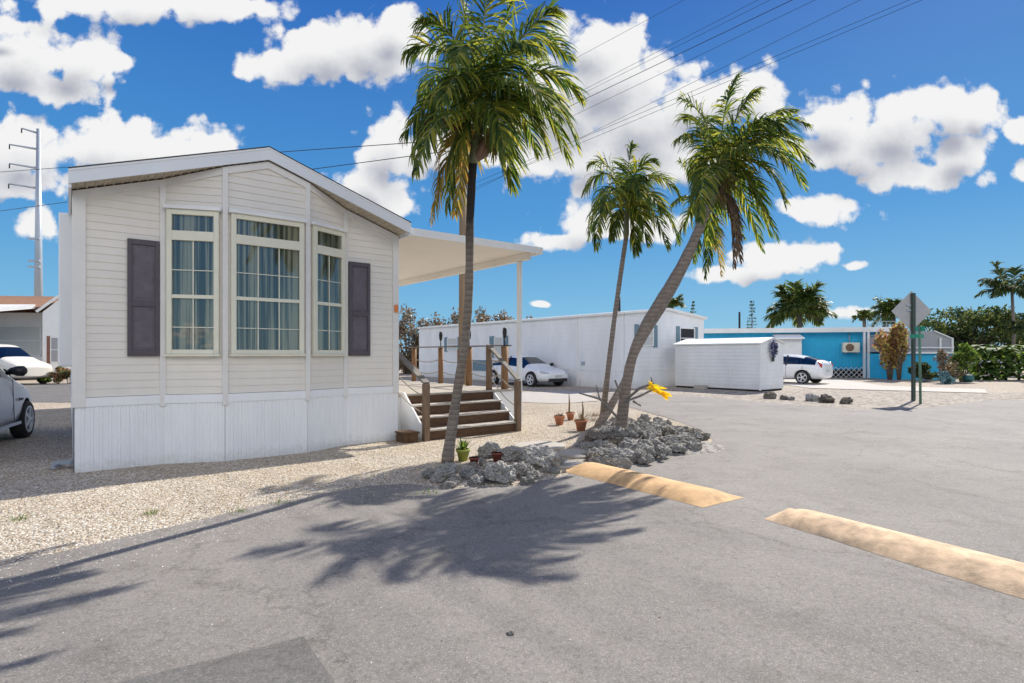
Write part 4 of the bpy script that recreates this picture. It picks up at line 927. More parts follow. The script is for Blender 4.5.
# ------------------------------------------------------------------ signs
sg = empty('warning_sign', G(914, 401), 'back of a grey diamond road sign on a dark post', 'sign')
b0 = G(914, 401); d = b0.y; top = at(914, 293, d)
m_ = MB(); m_.box(b0+Vector((-.045, 0, -.1)), (.09, 0, 0), (0, .05, 0), (0, 0, top.z+.1)); m_.box(b0+Vector((-.07, .02, 0)), (.14, 0, 0), (0, .015, 0), (0, 0, top.z)); m_.build('post', M['signpost'], sg)
cz = at(913, 311, d); q = .65
m_ = MB(); m_.prism([cz+Vector((-q, .06, 0)), cz+Vector((0, .06, -q)), cz+Vector((q, .06, 0)), cz+Vector((0, .06, q))], (0, .012, 0)); bevel(m_.build('sign_plate', M['signgrey'], sg), .004)
m_ = MB()
for z in (.16, .0): m_.box(cz+Vector((-.16, .03, z)), (.32, 0, 0), (0, .028, 0), (0, 0, .05))
m_.build('bracket', M['steel'], sg)
s2 = empty('street_name_sign', G(920.5, 404), 'small green street name blade on a thin green post', 'sign'); b1 = G(920.5, 404); tz = at(919, 326, b1.y)
m_ = MB(); m_.tube([b1-Z*.1, Vector((b1.x-.03, b1.y, tz.z))], .035, 8); m_.build('post', M['greenpost'], s2)
m_ = MB(); m_.box(Vector((b1.x-.12, b1.y-.02, tz.z-.36)), (.2, 0, 0), (0, .30, 0), (0, 0, .12)); m_.box(Vector((b1.x-.02, b1.y-.2, tz.z-.16)), (.012, 0, 0), (0, .4, 0), (0, 0, .15)); m_.build('name_blade', M['signgreen'], s2)

# ------------------------------------------------------------------ right vegetation
def gp_(px, py): p = G(px, py); return p
def sh_px(px, yb, yt, wpx, m, label, **kw):
    p = G(px, yb); k = p.y/F; return shrub(kw.pop('name', 'garden_shrub'), (p.x, p.y, 0), wpx*k, (yb-yt)*k*1.08, wpx*k*.6, m, label, **kw)
sh_px(890, 380, 320, 25, M['leaf_boug'], 'tall orange and yellow croton bush against the turquoise wall', n=1700, ls=.12, seed=61, clumps=26, base=.1, vase=True)
sh_px(899, 380, 314, 18, M['leaf_boug'], 'upright yellow-tipped croton just left of the diamond sign', n=1300, ls=.12, seed=71, clumps=16, base=.3, vase=True)
sh_px(925, 382, 362, 34, M['leaf_dark'], 'dark green low shrub at the foot of the turquoise porch', n=1500, ls=.09, seed=62)
sh_px(948, 383, 346, 30, M['leaf_dry'], 'thin grey-brown bush at the corner of the turquoise porch', n=1500, ls=.07, seed=63, clumps=14)
sh_px(945, 384, 371, 16, M['leaf_blue'], 'small blue-grey agave beside the footpath', cat='plant', n=400, ls=.13, seed=64, name='agave_plant')
sh_px(962, 382, 342, 30, M['leaf_green'], 'yellow-green leafy bush left of the broad-leaved plants', n=2000, ls=.10, seed=65, clumps=16)
sh_px(1035, 382, 340, 30, M['leaf_green'], 'green bush cut by the right edge of the picture', n=1500, ls=.12, seed=66)
for i, px in enumerate((978, 992, 1006, 1019)):
    p = G(px, 380); root = empty('banana_plant', p, ['broad-leaved plant leftmost in the row at the right', 'broad-leaved plant second from the left in the row at the right', 'broad-leaved plant third in the row, below the distant grey roof', 'broad-leaved plant at the right edge with one bright upright leaf'][i], 'plant', 'broad-leaved plants along the right roadside')
    rnd = random.Random(80+i); st = MB(); st.tube([p, p+Z*1.1], [.07, .05], 8); st.build('stem', M['bark'], root)
    lf = MB()
    for k in range(110):
        a = rnd.uniform(0, 6.28); e = rnd.uniform(.1, 1.3); d_ = Vector((math.cos(a), math.sin(a), 0)); c_ = p+Z*rnd.uniform(.05, 1.9)+Vector((rnd.gauss(0, .25), rnd.gauss(0, .2), 0)); L_ = rnd.uniform(.5, 1.0); q_ = c_.copy(); dd = (d_+Z*e).normalized(); vs = []
        sd = dd.cross(Z).normalized()
        for j in range(6):
            wd = .14*math.sin(math.pi*(j+.35)/5.6); vs += [q_+sd*wd, q_-sd*wd]; dd = (dd-Z*.28).normalized(); q_ = q_+dd*L_/5
        lf.add(vs, [(2*j, 2*j+1, 2*j+3, 2*j+2) for j in range(5)], True)
    lf.build('leaf_cluster', M['leaf_green'], root)
tree(at(970, 354, 46).xy.to_3d(), 8.8, 6.3, M['leaf_dark'], 'broad dark green tree behind the leafy plants at the right', 7000, .17, 91, 34, .25)
tree(at(935, 354, 48).xy.to_3d(), 5.2, 5.2, M['leaf_dark'], 'smaller dark tree right of the diamond sign', 3200, .16, 92, 18, .3)
tree(at(1003, 354, 47).xy.to_3d(), 5.5, 5.0, M['leaf_dark'], 'dark tree under the coconut palm at the right edge', 3200, .16, 93, 18, .2)
def conifer(px, py, d, w, label, sd):
    p = at(px, py, d); c_ = Vector((p.x, p.y, 0)); root = empty('conifer_tree', c_, label, 'tree', 'thin distant conifers'); rnd = random.Random(sd)
    st = MB(); st.tube([c_, Vector((p.x, p.y, p.z))], [.12, .03], 6); st.build('trunk', M['bark'], root); mb = MB(); z = p.z*.45
    while z < p.z: 
        ww = w*(1-(z/p.z-.45)*1.3)
        for k in range(6):
            a = rnd.uniform(0, 6.28); blob_leaves(mb, (p.x+math.cos(a)*ww*.5, p.y+math.sin(a)*ww*.5, z), (ww*.3, ww*.3, .12), 9, .08, rnd)
        z += .35
    mb.build('crown', M['leaf_dark'], root)
conifer(752, 301, 60, 1.0, 'thin sparse conifer above the roof left of the round palm', 5); conifer(693, 302, 60, .9, 'tiny pointed conifer just right of the long home gable', 6)
m_ = MB(); p_ = at(739.5, 312, 55); m_.tube([(p_.x, p_.y, 0), p_], .1, 8); m_.build('distant_post', M['dark'], origin=(p_.x, p_.y, 0), label='thin dark post above the turquoise roof left of the conifer', cat='post')
gr = empty('grey_roof_house', at(1025, 354, 52).xy.to_3d(), 'distant grey-roofed house at the right edge behind the plants', 'house'); g0 = at(1006, 354, 52).xy.to_3d()
m_ = MB(); m_.box(g0, (9, 0, 0), (0, 5, 0), (0, 0, 2.2)); m_.build('wall', M['white2'], gr)
m_ = MB(); m_.prism([g0+Vector((-.3, -.4, 2.2)), g0+Vector((9.3, -.4, 2.2)), g0+Vector((7, 2.5, 3.4)), g0+Vector((2, 2.5, 3.4))], (0, .15, 0)); m_.prism([g0+Vector((-.3, -.4, 2.15)), g0+Vector((9.3, -.4, 2.15)), g0+Vector((9.3, 5.4, 2.15)), g0+Vector((-.3, 5.4, 2.15))], Z*.05); m_.build('roof', M['screen'], gr)
tp_ = G(968, 382); m_ = MB(); m_.lathe(tp_, [(.14, 0), (.26, .1), (.28, .25), (.2, .36), (.22, .38)], 16); m_.build('garden_pot', M['tealpot'], origin=tp_, label='dark teal round pot under the leafy bushes', cat='pot')

# ------------------------------------------------------------------ left neighbour
NB = G(50, 373.5); nd = 33.0; NB = Vector(((52-CX)/F*nd, nd, 0))
nb = empty('neighbour_house', NB, 'small house with brown shingle roof and white porch at the left', 'house')
def P_(x, y, z): return NB+Vector((x, y, z*1.2))
m_ = MB(); m_.box(P_(-.55, 1.2, .5), (-9, 0, 0), (0, 4.5, 0), (0, 0, 3.4)); m_.build('wall', M['white2'], nb)
m_ = MB(); 
m_.prism([P_(-.55, .0, 0), P_(.85, .9, 0), P_(.85, .9, 3.0), P_(.22, .45, 4.05), P_(-.55, .0, 3.3)], (-.35, 1.2, 0)); m_.build('gable_wall', M['white'], nb)
m_ = MB(); m_.prism([P_(-9.6, -.3, 3.5), P_(-.6, -.3, 3.5), P_(.15, 1.2, 4.1), P_(-9.6, 1.2, 4.2)], (0, .08, .06)); m_.prism([P_(-9.6, 2.8, 3.0), P_(1.0, 2.8, 3.0), P_(.2, 1.3, 4.1), P_(-9.6, 1.3, 4.2)], (0, .08, .06)); m_.build('roof', M['brownroof'], nb)
m_ = MB(); m_.beam(P_(-.75, -.2, 3.3), P_(.20, .35, 4.15), .12, .14); m_.beam(P_(.20, .35, 4.15), P_(1.0, .8, 2.95), .12, .14); m_.build('gable_trim', M['white'], nb)
m_ = MB(); m_.prism([P_(-9.6, -2.2, 3.15), P_(-1.6, -2.2, 3.15), P_(-.8, -.2, 3.45), P_(-9.6, -.2, 3.45)], Z*.24); m_.build('porch_roof', M['white'], nb)
for x in (-1.75, -4.4, -7.0): m_ = MB(); m_.box(P_(x, -2.1, 0), (.14, 0, 0), (0, .14, 0), (0, 0, 3.75)); m_.build('porch_post', M['white'], nb)
m_ = MB(); m_.beam(P_(-9.5, -2.05, 1.55), P_(-1.7, -2.05, 1.55), .06, .08)
k = -9.5
while k < -1.75: m_.beam(P_(k, -2.05, .6), P_(k, -2.05, 1.52), .05, .05); k += .22
m_.build('railing', M['white'], nb)
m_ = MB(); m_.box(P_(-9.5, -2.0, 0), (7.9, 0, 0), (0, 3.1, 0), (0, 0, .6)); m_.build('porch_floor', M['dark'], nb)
m_ = MB(); m_.box(P_(-1.5, -1.9, .2), (.85, 0, 0), (0, .1, 0), (0, 0, 1.2)); m_.build('porch_panel', M['brick'], nb)
small_window(nb, P_(-9, 1.19, 0), Vector((1, 0, 0)), Vector((0, -1, 0)), 1.0, 3.6, 1.4, 3.2, 0, blind='winwhite'); small_window(nb, P_(-9, 1.19, 0), Vector((1, 0, 0)), Vector((0, -1, 0)), 4.4, 7.4, 1.4, 3.2, 0, blind='winwhite')
gt = Vector((1.4, .9, 0)).normalized(); gn = gt.cross(Z)
small_window(nb, P_(-.55, 0, 0), gt, gn, .35, .75, 1.0, 2.5, .16, 'brick', 'screen'); small_window(nb, P_(-.55, 0, 0), gt, gn, .95, 1.25, 1.0, 2.3, 0, blind='screen')
for i, (px, m__, lb) in enumerate(((44, 'leaf_green', 'green end of the flower bed before the left neighbour house'), (57, 'leaf_red', 'reddish flowering shrub before the left neighbour house'), (69, 'leaf_red', 'pinkish shrub half hidden by the mobile home corner'))):
    sh_px(px, 384, 364, 22, M[m__], lb, n=900, ls=.09, seed=100+i, group='flower bed across the back road')
# steel transmission pole
pp = at(38.5, 354, 80).xy.to_3d(); sp = empty('transmission_pole', pp, 'tall silver steel pole with side arms far behind the left house', 'utility pole')
zt = at(38, 129, 80).z
m_ = MB(); m_.tube([pp, pp+Z*zt], [.62, .24], 14); m_.build('shaft', M['steel'], sp)
for i, (py, ln) in enumerate(((133, 1.7), (149, 3.4), (168, 3.4), (188, 3.5))):
    z = at(38, py, 80).z; m_ = MB(); m_.tube([pp+Z*(z-.05), pp+Vector((-ln, -.8, z+.35))], [.16, .09], 8); ar = m_.build('arm', M['steel'], sp)
    m_ = MB(); m_.tube([pp+Vector((-ln, -.8, z+.3)), pp+Vector((-ln, -.8, z-.3))], .08, 6); m_.build('insulator', M['dark'], ar)
for py in (240, 262, 268): z = at(38, py, 80).z; m_ = MB(); m_.box(pp+Vector((-1.1, -.5, z)), (1.6, 0, 0), (0, .3, 0), (0, 0, .25)); m_.build('clamp', M['steel'], sp)
# wood pole
wp = Vector(((463-CX)/F*21, 21, 0)); wq = empty('utility_pole', wp, 'brown wooden utility pole behind the near palm trunk', 'utility pole')
m_ = MB(); m_.tube([wp, wp+Z*10.6], [.17, .12], 12); m_.build('pole', M['woodpole'], wq)
m_ = MB(); m_.beam(wp+Vector((-.9, -.2, 9.9)), wp+Vector((.9, .2, 9.9)), .1, .12); m_.build('crossarm', M['woodpole'], wq)
def wire(a, b, label, r, group, sag=.0):
    a, b = Vector(a), Vector(b); m_ = MB(); n_ = 24
    m_.tube([a.lerp(b, i/n_)-Z*sag*4*(i/n_)*(1-i/n_) for i in range(n_+1)], r, 5)
    m_.build('power_line', M['wire'], origin=a, label=label, cat='power line', group=group)
for i, (x0, y0, x1, y1, r, lb) in enumerate([(580,56,684,0,.005,'thin single wire, highest and leftmost of the overhead lines'), (560,102,758,0,.005,'thin wire, upper of the close pair above the thick cable'), (560,105,770,0,.005,'thin wire, lower of the close pair above the thick cable'), (560,111,792,0,.009,'thick black cable between thinner wires above the palms'), (560,122,815,0,.0055,'thin wire just below the thick black cable'), (560,148,860,0,.0055,'wire crossing the middle of the sky, alone between the cable and the lowest pair'), (520,164,909,0,.006,'upper wire of the lowest pair touching the leaning palm crown'), (520,168.5,922,0,.006,'bottom wire of all, lower of the lowest pair')]):
    sl_ = (y1-y0)/(x1-x0); ya = y0+(463-x0)*sl_
    pa = at(463, ya, 21); dd = (max(pa.z, 9.0)+1.6-CH)*F/(HZ-y1); pb = at(x1, y1, dd)
    end = pb+(pb-pa)*1.6; wire(pa, end, lb, r, 'overhead wires crossing the sky at the right')
for (x0, y0, x1, y1, lb) in ((0,172,390,142,'upper wire passing behind the ridge of the cream home'), (0,211,395,152,'lower wire passing behind the ridge of the cream home')):
    pa = at(463, y1-3, 21); pb = at(x0, y0, 34); wire(pa, pb+(pb-pa)*.3, lb, .016, 'wires behind the cream home')

# ------------------------------------------------------------------ rocks
def rock_mesh(seed, rough=.35, m='rock'):
    bm = bmesh.new(); bmesh.ops.create_icosphere(bm, subdivisions=4, radius=1); off = Vector((seed*13.7, seed*3.1, seed*7.7))
    for v in bm.verts:
        n = v.co.normalized(); k = 1+rough*noise.noise(n*1.3+off)*1.3+rough*.8*noise.noise(n*2.9+off)+rough*.6*noise.noise(n*6+off)-rough*.5*abs(noise.noise(n*11+off))
        v.co = n*k
    for v in bm.verts: v.co.z = max(v.co.z, -.6)
    me = bpy.data.meshes.new('rock'); bm.to_mesh(me); bm.free(); me.materials.append(M[m])
    for p in me.polygons: p.use_smooth = False
    return me
RM = [rock_mesh(i) for i in range(8)]; RD = [rock_mesh(20+i, .3, 'rockdark') for i in range(3)]; RT = [rock_mesh(30+i, .3, 'rocktan') for i in range(3)]
def rock(p, s, me, label, group=None, cat='rock', sq=(1, 1, .75), rz=None, name='rock'):
    o = bpy.data.objects.new(name, me); COL.objects.link(o); o.location = p; o.scale = (s*sq[0], s*sq[1], s*sq[2]); o.rotation_euler = (random.uniform(-.3, .3), random.uniform(-.3, .3), random.uniform(0, 6.28) if rz is None else rz)
    return tag(o, label, cat, group)
def rpx(px, py, rp, me, label, **kw):                   # a rock whose foot shows at a pixel
    g = G(px, py); s = rp*g.y/F; return rock(Vector((g.x, g.y+s*.5, s*.42)), s, me, label, **kw)
g1 = 'rocks edging the bed by the stairs'
for i, (px, py, r, me, lb) in enumerate([(443, 482, 13, 0, 'rounded pale rock left of the near palm trunk foot'), (429, 479, 8, 1, 'small pale rock at the left end of the stair-side bed'), (470, 479, 10, 2, 'pale rock just right of the near palm trunk foot'), (460, 473, 7, 4, 'little rock touching the near palm trunk foot'), (483, 481, 8, 3, 'small knobbly rock before the lime pot'), (500, 484, 17, 5, 'largest grey coral boulder at the front of the stair-side bed'), (543, 470, 18, 6, 'big jagged boulder at the right end of the stair-side bed'), (489, 458, 12, 7, 'grey rock between the lime pot and the dark red pot'), (521, 478, 12, 1, 'grey rock right of the largest boulder'), (512, 462, 13, 3, 'grey rock behind the largest boulder'), (533, 480, 8, 4, 'small rock at the front right of the stair-side bed'), (475, 486, 8, 0, 'small rock at the road edge before the palm')]):
    rpx(px, py, r, RM[me], lb, group=g1)
rnd = random.Random(9)
def filler(poly, n, r0, r1, hump, label, group, meshes):
    xs = [p[0] for p in poly]; ys = [p[1] for p in poly]; cx = sum(xs)/len(xs); cy = sum(ys)/len(ys); k = 0
    while k < n:
        x, y = rnd.uniform(min(xs), max(xs)), rnd.uniform(min(ys), max(ys)); c = False; j = len(poly)-1
        for i in range(len(poly)):
            if (poly[i][1] > y) != (poly[j][1] > y) and x < (poly[j][0]-poly[i][0])*(y-poly[i][1])/(poly[j][1]-poly[i][1])+poly[i][0]: c = not c
            j = i
        if not c: continue
        k += 1; g = G(x, y); s = rnd.uniform(r0, r1); e = max(0, 1-math.hypot((x-cx)/(max(xs)-min(xs))*2, (y-cy)/(max(ys)-min(ys))*2))
        rock(Vector((g.x, g.y, s*.3+hump*e)), s, rnd.choice(meshes), label, group)
filler([(424, 484), (470, 452), (520, 450), (562, 458), (566, 478), (500, 490), (450, 490)], 44, .03, .08, .03, 'small broken grey stone of the stair-side bed', 'small stones filling the stair-side bed', RM)
rpx(602, 450, 16, RD[0], 'round dark brown boulder at the left of the palm rock heap', group='boulders of the palm rock heap')
rpx(622, 463, 13, RM[2], 'pale craggy boulder at the front left of the palm rock heap', group='boulders of the palm rock heap')
rpx(645, 459, 11, RM[5], 'grey boulder at the front middle of the palm rock heap', group='boulders of the palm rock heap')
rpx(598, 466, 7, RM[4], 'small rock beside the pale stepping slab', group='boulders of the palm rock heap')
filler([(590, 466), (586, 440), (604, 424), (640, 420), (680, 428), (712, 440), (700, 450), (660, 463), (620, 472)], 210, .045, .125, .18, 'craggy grey coral stone of the palm rock heap', 'loose stones of the palm rock heap', RM+RM+RT[:1])
gm = MB(); hc = G(648, 446); hx, hy = 1.25, .95; vs = [hc+Z*.15]
for rr_ in (.35, .7, 1.0):
    for k in range(20):
        a = k*math.pi/10; vs.append(hc+Vector((math.cos(a)*hx*rr_, math.sin(a)*hy*rr_,   .15*(1-rr_**1.6)+.002)))
gm.add(vs, [(0, 1+k, 1+(k+1) % 20) for k in range(20)]+[(1+q*20+k, 21+q*20+k, 21+q*20+(k+1) % 20, 1+q*20+(k+1) % 20) for q in range(2) for k in range(20)], True)
gm.build('rubble_mound', M['rubble'], kind='stuff', label='low mound of grey rubble under the palm rock heap', cat='rubble')
for px, py, r, me, lb in ((771, 399, 6.2, RT[0], 'tan boulder below the corner of the white shed'), (785, 400, 4, RT[1], 'low flat stone between the tan boulder and the next pair'), (792, 400.5, 3.2, RM[1], 'small grey stone right of the low flat stone'), (814, 401.5, 6.2, RM[3], 'grey boulder before the white hatchback'), (829, 403, 6.6, RD[1], 'dark grey boulder in the middle of the roadside row'), (848, 404, 5.8, RT[2], 'brown boulder at the right end of the roadside row')):
    rpx(px, py, r, me, lb, group='boulders along the far roadside', name='boulder')
# stepping slabs, kerb edge, stones on road
for i, (px, py, rx, ry, lb) in enumerate([(582, 455, .36, .34, 'round pale stepping slab between the two rock beds'), (540, 447, .42, .40, 'pale slab beyond the big jagged boulder'), (566, 466, .28, .22, 'pale slab touching the yellow bump')]):
    c_ = G(px, py); m_ = MB(); m_.prism([c_+Vector((math.cos(a*.3927)*rx*(1+.06*math.sin(a*2.3)), math.sin(a*.3927)*ry*(1+.06*math.cos(a*1.7)), .004)) for a in range(16)], Z*.035); bevel(m_.build('stepping_slab', M['conc'], origin=c_, label=lb, cat='paving slab', group='stepping slabs'), .008)
rpx(511, 636, 3.5, RM[0], 'tiny pale stone lying on the road near the bottom', name='pebble_on_road')

# ------------------------------------------------------------------ speed bumps
def speed_bump(name, f0, f1, n0, n1, h, m, label, taper=.25):
    """far edge f0->f1, near edge n0->n1"""
    mb = MB(); nu, nvv = 40, 12; vs = []
    for i in range(nu+1):
        t = i/nu; a = f0.lerp(f1, t); b = n0.lerp(n1, t); L = (f1-f0).length
        e = min(1, t*L/taper, (1-t)*L/taper); e = e**.7
        for j in range(nvv+1):
            s_ = j/nvv; p = a.lerp(b, s_); jt = noise.noise(p*3)*.012
            vs.append(Vector((p.x+jt*(j in (0, nvv)), p.y+jt*(j in (0, nvv)), .010+h*e*math.sin(math.pi*s_)**.8+noise.noise(p*9)*.002*(0 < j < nvv))))
    mb.add(vs, [(i*(nvv+1)+j, i*(nvv+1)+j+1, (i+1)*(nvv+1)+j+1, (i+1)*(nvv+1)+j) for i in range(nu) for j in range(nvv)], True)
    o = mb.build(name, m, origin=(f0.x, f0.y, 0), label=label, cat='speed bump', group='speed bumps')
    if o.data.polygons[0].normal.z < 0: o.data.flip_normals()
speed_bump('speed_bump', G(586, 462.5), G(744, 498.5), G(563, 472), G(703, 508.5), .085, M['bump'], 'short yellow speed bump beside the rocks, palm shadow on its end')
fd = (G(1024, 567.5)-G(789, 509)).normalized()
nd_ = (G(1024, 601)-G(764, 520)).normalized()
speed_bump('speed_bump', G(789, 509), G(789, 509)+fd*4.2, G(764, 520), G(764, 520)+nd_*4.2, .095, M['bump_worn'], 'long worn yellow speed bump running out at the right edge')

# ------------------------------------------------------------------ pots and dry branch
def pot(px, py, r, m, label, plant, h=None, lean=0, spiky=False, flat=False):
    c_ = G(px, py); s = r*c_.y/F; h = h or s*1.7; root = empty('potted_plant', c_, label, 'potted plant', 'small pots around the palm beds')
    m_ = MB(); m_.lathe(c_+Z*.004, [(s*.62, 0), (s*.9, h*.78), (s*1.05, h*.8), (s*1.05, h), (s*.9, h), (s*.85, h*.85)], 18); m_.build('pot', M[m], root)
    rn = random.Random(int(px)); lf = MB()
    for k in range(plant[1]):
        a = rn.uniform(0, 6.28); e = rn.uniform(.4, 2.2); L_ = plant[2]*rn.uniform(.6, 1.1); d_ = (Vector((math.cos(a), math.sin(a), e))).normalized(); b0 = c_+Z*(h*.9)+Vector((math.cos(a), math.sin(a), 0))*s*.3*rn.random(); sd = d_.cross(Z).normalized()*plant[3]
        q1 = b0+d_*L_*.5; q2 = b0+d_*L_-Z*L_*.12; lf.add([b0-sd, b0+sd, q1+sd*1.2, q1-sd*1.2, q2], [(0,1,2,3), (3,2,4)])
    lf.build('leaves', M[plant[0]], root); return root
pot(463, 461, 7, 'limepot', 'spiky aloe in a lime green pot behind the near palm rocks', ('leaf_green', 30, .22, .012))
pot(497, 462, 5.5, 'redpot', 'small dark red pot among the stair-side rocks', ('leaf_dry', 6, .06, .006))
pot(474, 466, 5, 'redpot', 'tiny brown pot sunk beside the lime green pot', ('leaf_dry', 5, .05, .006))
pot(559.5, 425, 5.5, 'terracotta', 'terracotta pot with a sparse plant, left of the three by the gravel drive', ('leaf_dry', 16, .14, .014))
pot(570.5, 420, 4.5, 'terracotta', 'small terracotta pot with one tall thin cactus, middle of the three', ('leaf_dry', 8, .08, .008))
pot(581, 431, 6.5, 'terracotta', 'largest terracotta pot with thin twigs, right of the three', ('leaf_dry', 26, .30, .006))
for px, yb, yt, nm in ((569, 413, 394, 'brown cactus stem rising from the middle terracotta pot'), (582.5, 420, 401, 'thin dry stake rising from the largest terracotta pot')):
    g = G(px+1, yb+8); a = at(px, yb, g.y); b_ = at(px, yt, g.y); m_ = MB(); m_.tube([a, a.lerp(b_, .5)+Vector((.01, 0, 0)), b_], [.022, .02, .008], 7); m_.build('potted_cactus' if px == 569 else 'garden_stake', M['wood'], origin=a, label=nm, cat='cactus' if px == 569 else 'stake')
d_ = 9.6
br = empty('fallen_frond', G(622, 437), 'dry forked palm branch with bright yellow end caught around the leaning trunk', 'branch')
m_ = MB(); m_.tube([at(579, 393, d_-.2), at(600, 399, d_-.25), at(620, 420, d_-.3)], [.012, .02, .022], 7); m_.tube([at(596, 385, d_-.2), at(600, 400, d_-.25)], [.008, .014], 6); m_.tube([at(615, 380, d_), at(622, 400, d_)], [.015, .012], 6)
m_.tube([at(626, 400, d_-.2), at(640, 388, d_-.3), at(654, 383, d_-.35)], [.02, .024, .02], 7); m_.tube([at(624, 402, d_-.25), at(640, 396, d_-.3), at(652, 390, d_-.35)], [.018, .02, .016], 7); m_.tube([at(651, 377, d_-.3), at(653, 386, d_-.3)], [.01, .02], 6)
m_.tube([at(633, 401, d_-.5), at(641, 406, d_-.5)], [.02, .01], 6); m_.build('stick', M['wood_grey'], br)
lf = MB(); rn = random.Random(3)
for k in range(34):
    t = rn.random(); c_ = at(649+t*19, 384+t*12, d_-.35)+Vector((rn.gauss(0, .02), rn.gauss(0, .03), rn.gauss(0, .03))); a = (Vector((.8, rn.gauss(0, .3), -.5+rn.gauss(0, .25)))).normalized()*.09; b_ = a.cross(Vector((0, 1, .3))).normalized()*.022
    lf.add([c_-a, c_-b_, c_+a, c_+b_], [(0,1,2,3)])
lf.build('yellow_leaves', M['yellowleaf'], br)
for i, (px, py, s_) in enumerate(((153, 514, .05), (20, 520, .05), (283, 504, .05), (430, 494, .06), (240, 512, .04), (590, 421, .12), (596, 416, .10))):
    c_ = G(px, py); lf = MB(); rn = random.Random(i)
    for k in range(40 if s_ < .09 else 120):
        a = rn.uniform(0, 6.28); d1 = Vector((math.cos(a), math.sin(a), rn.uniform(.4, 2))).normalized()*s_*rn.uniform(.6, 1.8); sd = d1.cross(Z).normalized()*.004; o_ = Vector((rn.gauss(0, s_), rn.gauss(0, s_), 0)); lf.add([c_+o_-sd, c_+o_+sd, c_+o_+d1], [(0,1,2)])
    lf.build('weed', M['leaf_green' if i < 5 else 'leaf_dry'], origin=c_, label=['green weed tuft in the gravel below the left window', 'green weed tuft in the gravel at the far left edge', 'green weed tuft in the gravel near the pole-like shadow', 'weed tuft at the road edge before the near palm', 'weed tuft in the gravel below the middle window', 'dry grass tuft right of the terracotta pots', 'dry grass tuft at the foot of the slender palm'][i], cat='weed', group='weeds in the gravel')

# ------------------------------------------------------------------ light and sky
EL, AZ = 39.0, math.degrees(math.atan2(.665, .747))       # azimuth from +Y towards +X
sd = Vector((math.sin(R(AZ))*math.cos(R(EL)), math.cos(R(AZ))*math.cos(R(EL)), math.sin(R(EL))))
sun = bpy.data.lights.new('sun', 'SUN'); sun.energy = 4.6; sun.angle = R(.5); sun.color = (1, .95, .87)
so_ = bpy.data.objects.new('sun', sun); COL.objects.link(so_); so_.rotation_euler = sd.to_track_quat('Z', 'Y').to_euler(); so_.location = (0, 0, 30)
w = bpy.data.worlds.new('World'); scene.world = w; w.use_nodes = True; nt = w.node_tree; nt.nodes.clear(); Lk = nt.links
sky = N(nt, 'ShaderNodeTexSky', sky_type='NISHITA'); sky.sun_disc = False; sky.sun_elevation = R(EL); sky.sun_rotation = R(AZ)
sky.air_density = 1.0; sky.dust_density = .6; sky.ozone_density = 2.5; sky.altitude = 0
CL = [(150,1,140,16),(245,6,50,12),(20,58,52,32),(75,62,44,26),(55,86,44,14),(122,60,20,10),(12,28,22,9),
      (292,66,50,17),(335,52,62,27),(378,44,52,30),(398,28,26,20),
      (30,152,58,30),(95,147,50,27),(155,150,48,28),(212,150,36,20),(15,180,34,15),(110,172,66,15),(38,228,26,15),
      (372,180,38,24),(352,200,30,14),(392,205,22,12),(395,150,34,34),(450,145,60,22),
      (590,45,45,28),(610,80,72,42),(575,110,62,40),(650,120,60,42),(700,105,48,30),(745,92,42,26),(770,112,20,14),(530,160,48,20),(600,160,62,24),(690,165,46,18),
      (835,120,42,24),(860,150,62,30),(905,130,66,34),(955,118,44,28),(985,108,24,18),(965,150,38,26),(910,172,60,14),
      (820,208,42,13),(850,204,20,10),(560,240,34,9),(600,225,50,18),(650,228,40,14),
      (770,262,48,15),(800,258,32,12),(735,275,40,8),(852,268,12,6),(541,303,9,3),(860,314,26,6),(896,310,16,5),(1022,130,22,13),(1030,170,22,9)]
grp = bpy.data.node_groups.new('cloud_field', 'ShaderNodeTree')
grp.interface.new_socket('P', in_out='INPUT', socket_type='NodeSocketVector'); grp.interface.new_socket('D', in_out='OUTPUT', socket_type='NodeSocketFloat'); grp.interface.new_socket('S', in_out='OUTPUT', socket_type='NodeSocketFloat')
gi = grp.nodes.new('NodeGroupInput'); go = grp.nodes.new('NodeGroupOutput'); gl = grp.links
wn = N(grp, 'ShaderNodeTexNoise', Scale=7.0, Detail=2, Roughness=.5); gl.new(gi.outputs[0], wn.inputs['Vector'])
sb_ = N(grp, 'ShaderNodeVectorMath', operation='SUBTRACT'); sb_.inputs[1].default_value = (.5, .5, .5); gl.new(wn.outputs['Color'], sb_.inputs[0])
wa = N(grp, 'ShaderNodeVectorMath', operation='MULTIPLY_ADD'); wa.inputs[1].default_value = (.045, .03, 0); gl.new(sb_.outputs[0], wa.inputs[0]); gl.new(gi.outputs[0], wa.inputs[2])
last = None
for cx, cy, rx, ry in CL:
    a = N(grp, 'ShaderNodeVectorMath', operation='MULTIPLY_ADD'); k = (F/(rx*1.42), F/(ry*1.5), 0)
    u0, w0 = (cx-CX)/F, (HZ-cy)/F; a.inputs[1].default_value = k; a.inputs[2].default_value = (-u0*k[0], -w0*k[1], 0)
    gl.new(wa.outputs[0], a.inputs[0]); ln = N(grp, 'ShaderNodeVectorMath', operation='LENGTH'); gl.new(a.outputs[0], ln.inputs[0])
    if last is None: last = ln.outputs['Value']
    else:
        mn = N(grp, 'ShaderNodeMath', operation='SMOOTH_MIN'); mn.inputs[2].default_value = .25; gl.new(last, mn.inputs[0]); gl.new(ln.outputs['Value'], mn.inputs[1]); last = mn.outputs[0]
inv = N(grp, 'ShaderNodeMath', operation='SUBTRACT'); inv.inputs[0].default_value = 1.0; gl.new(last, inv.inputs[1])
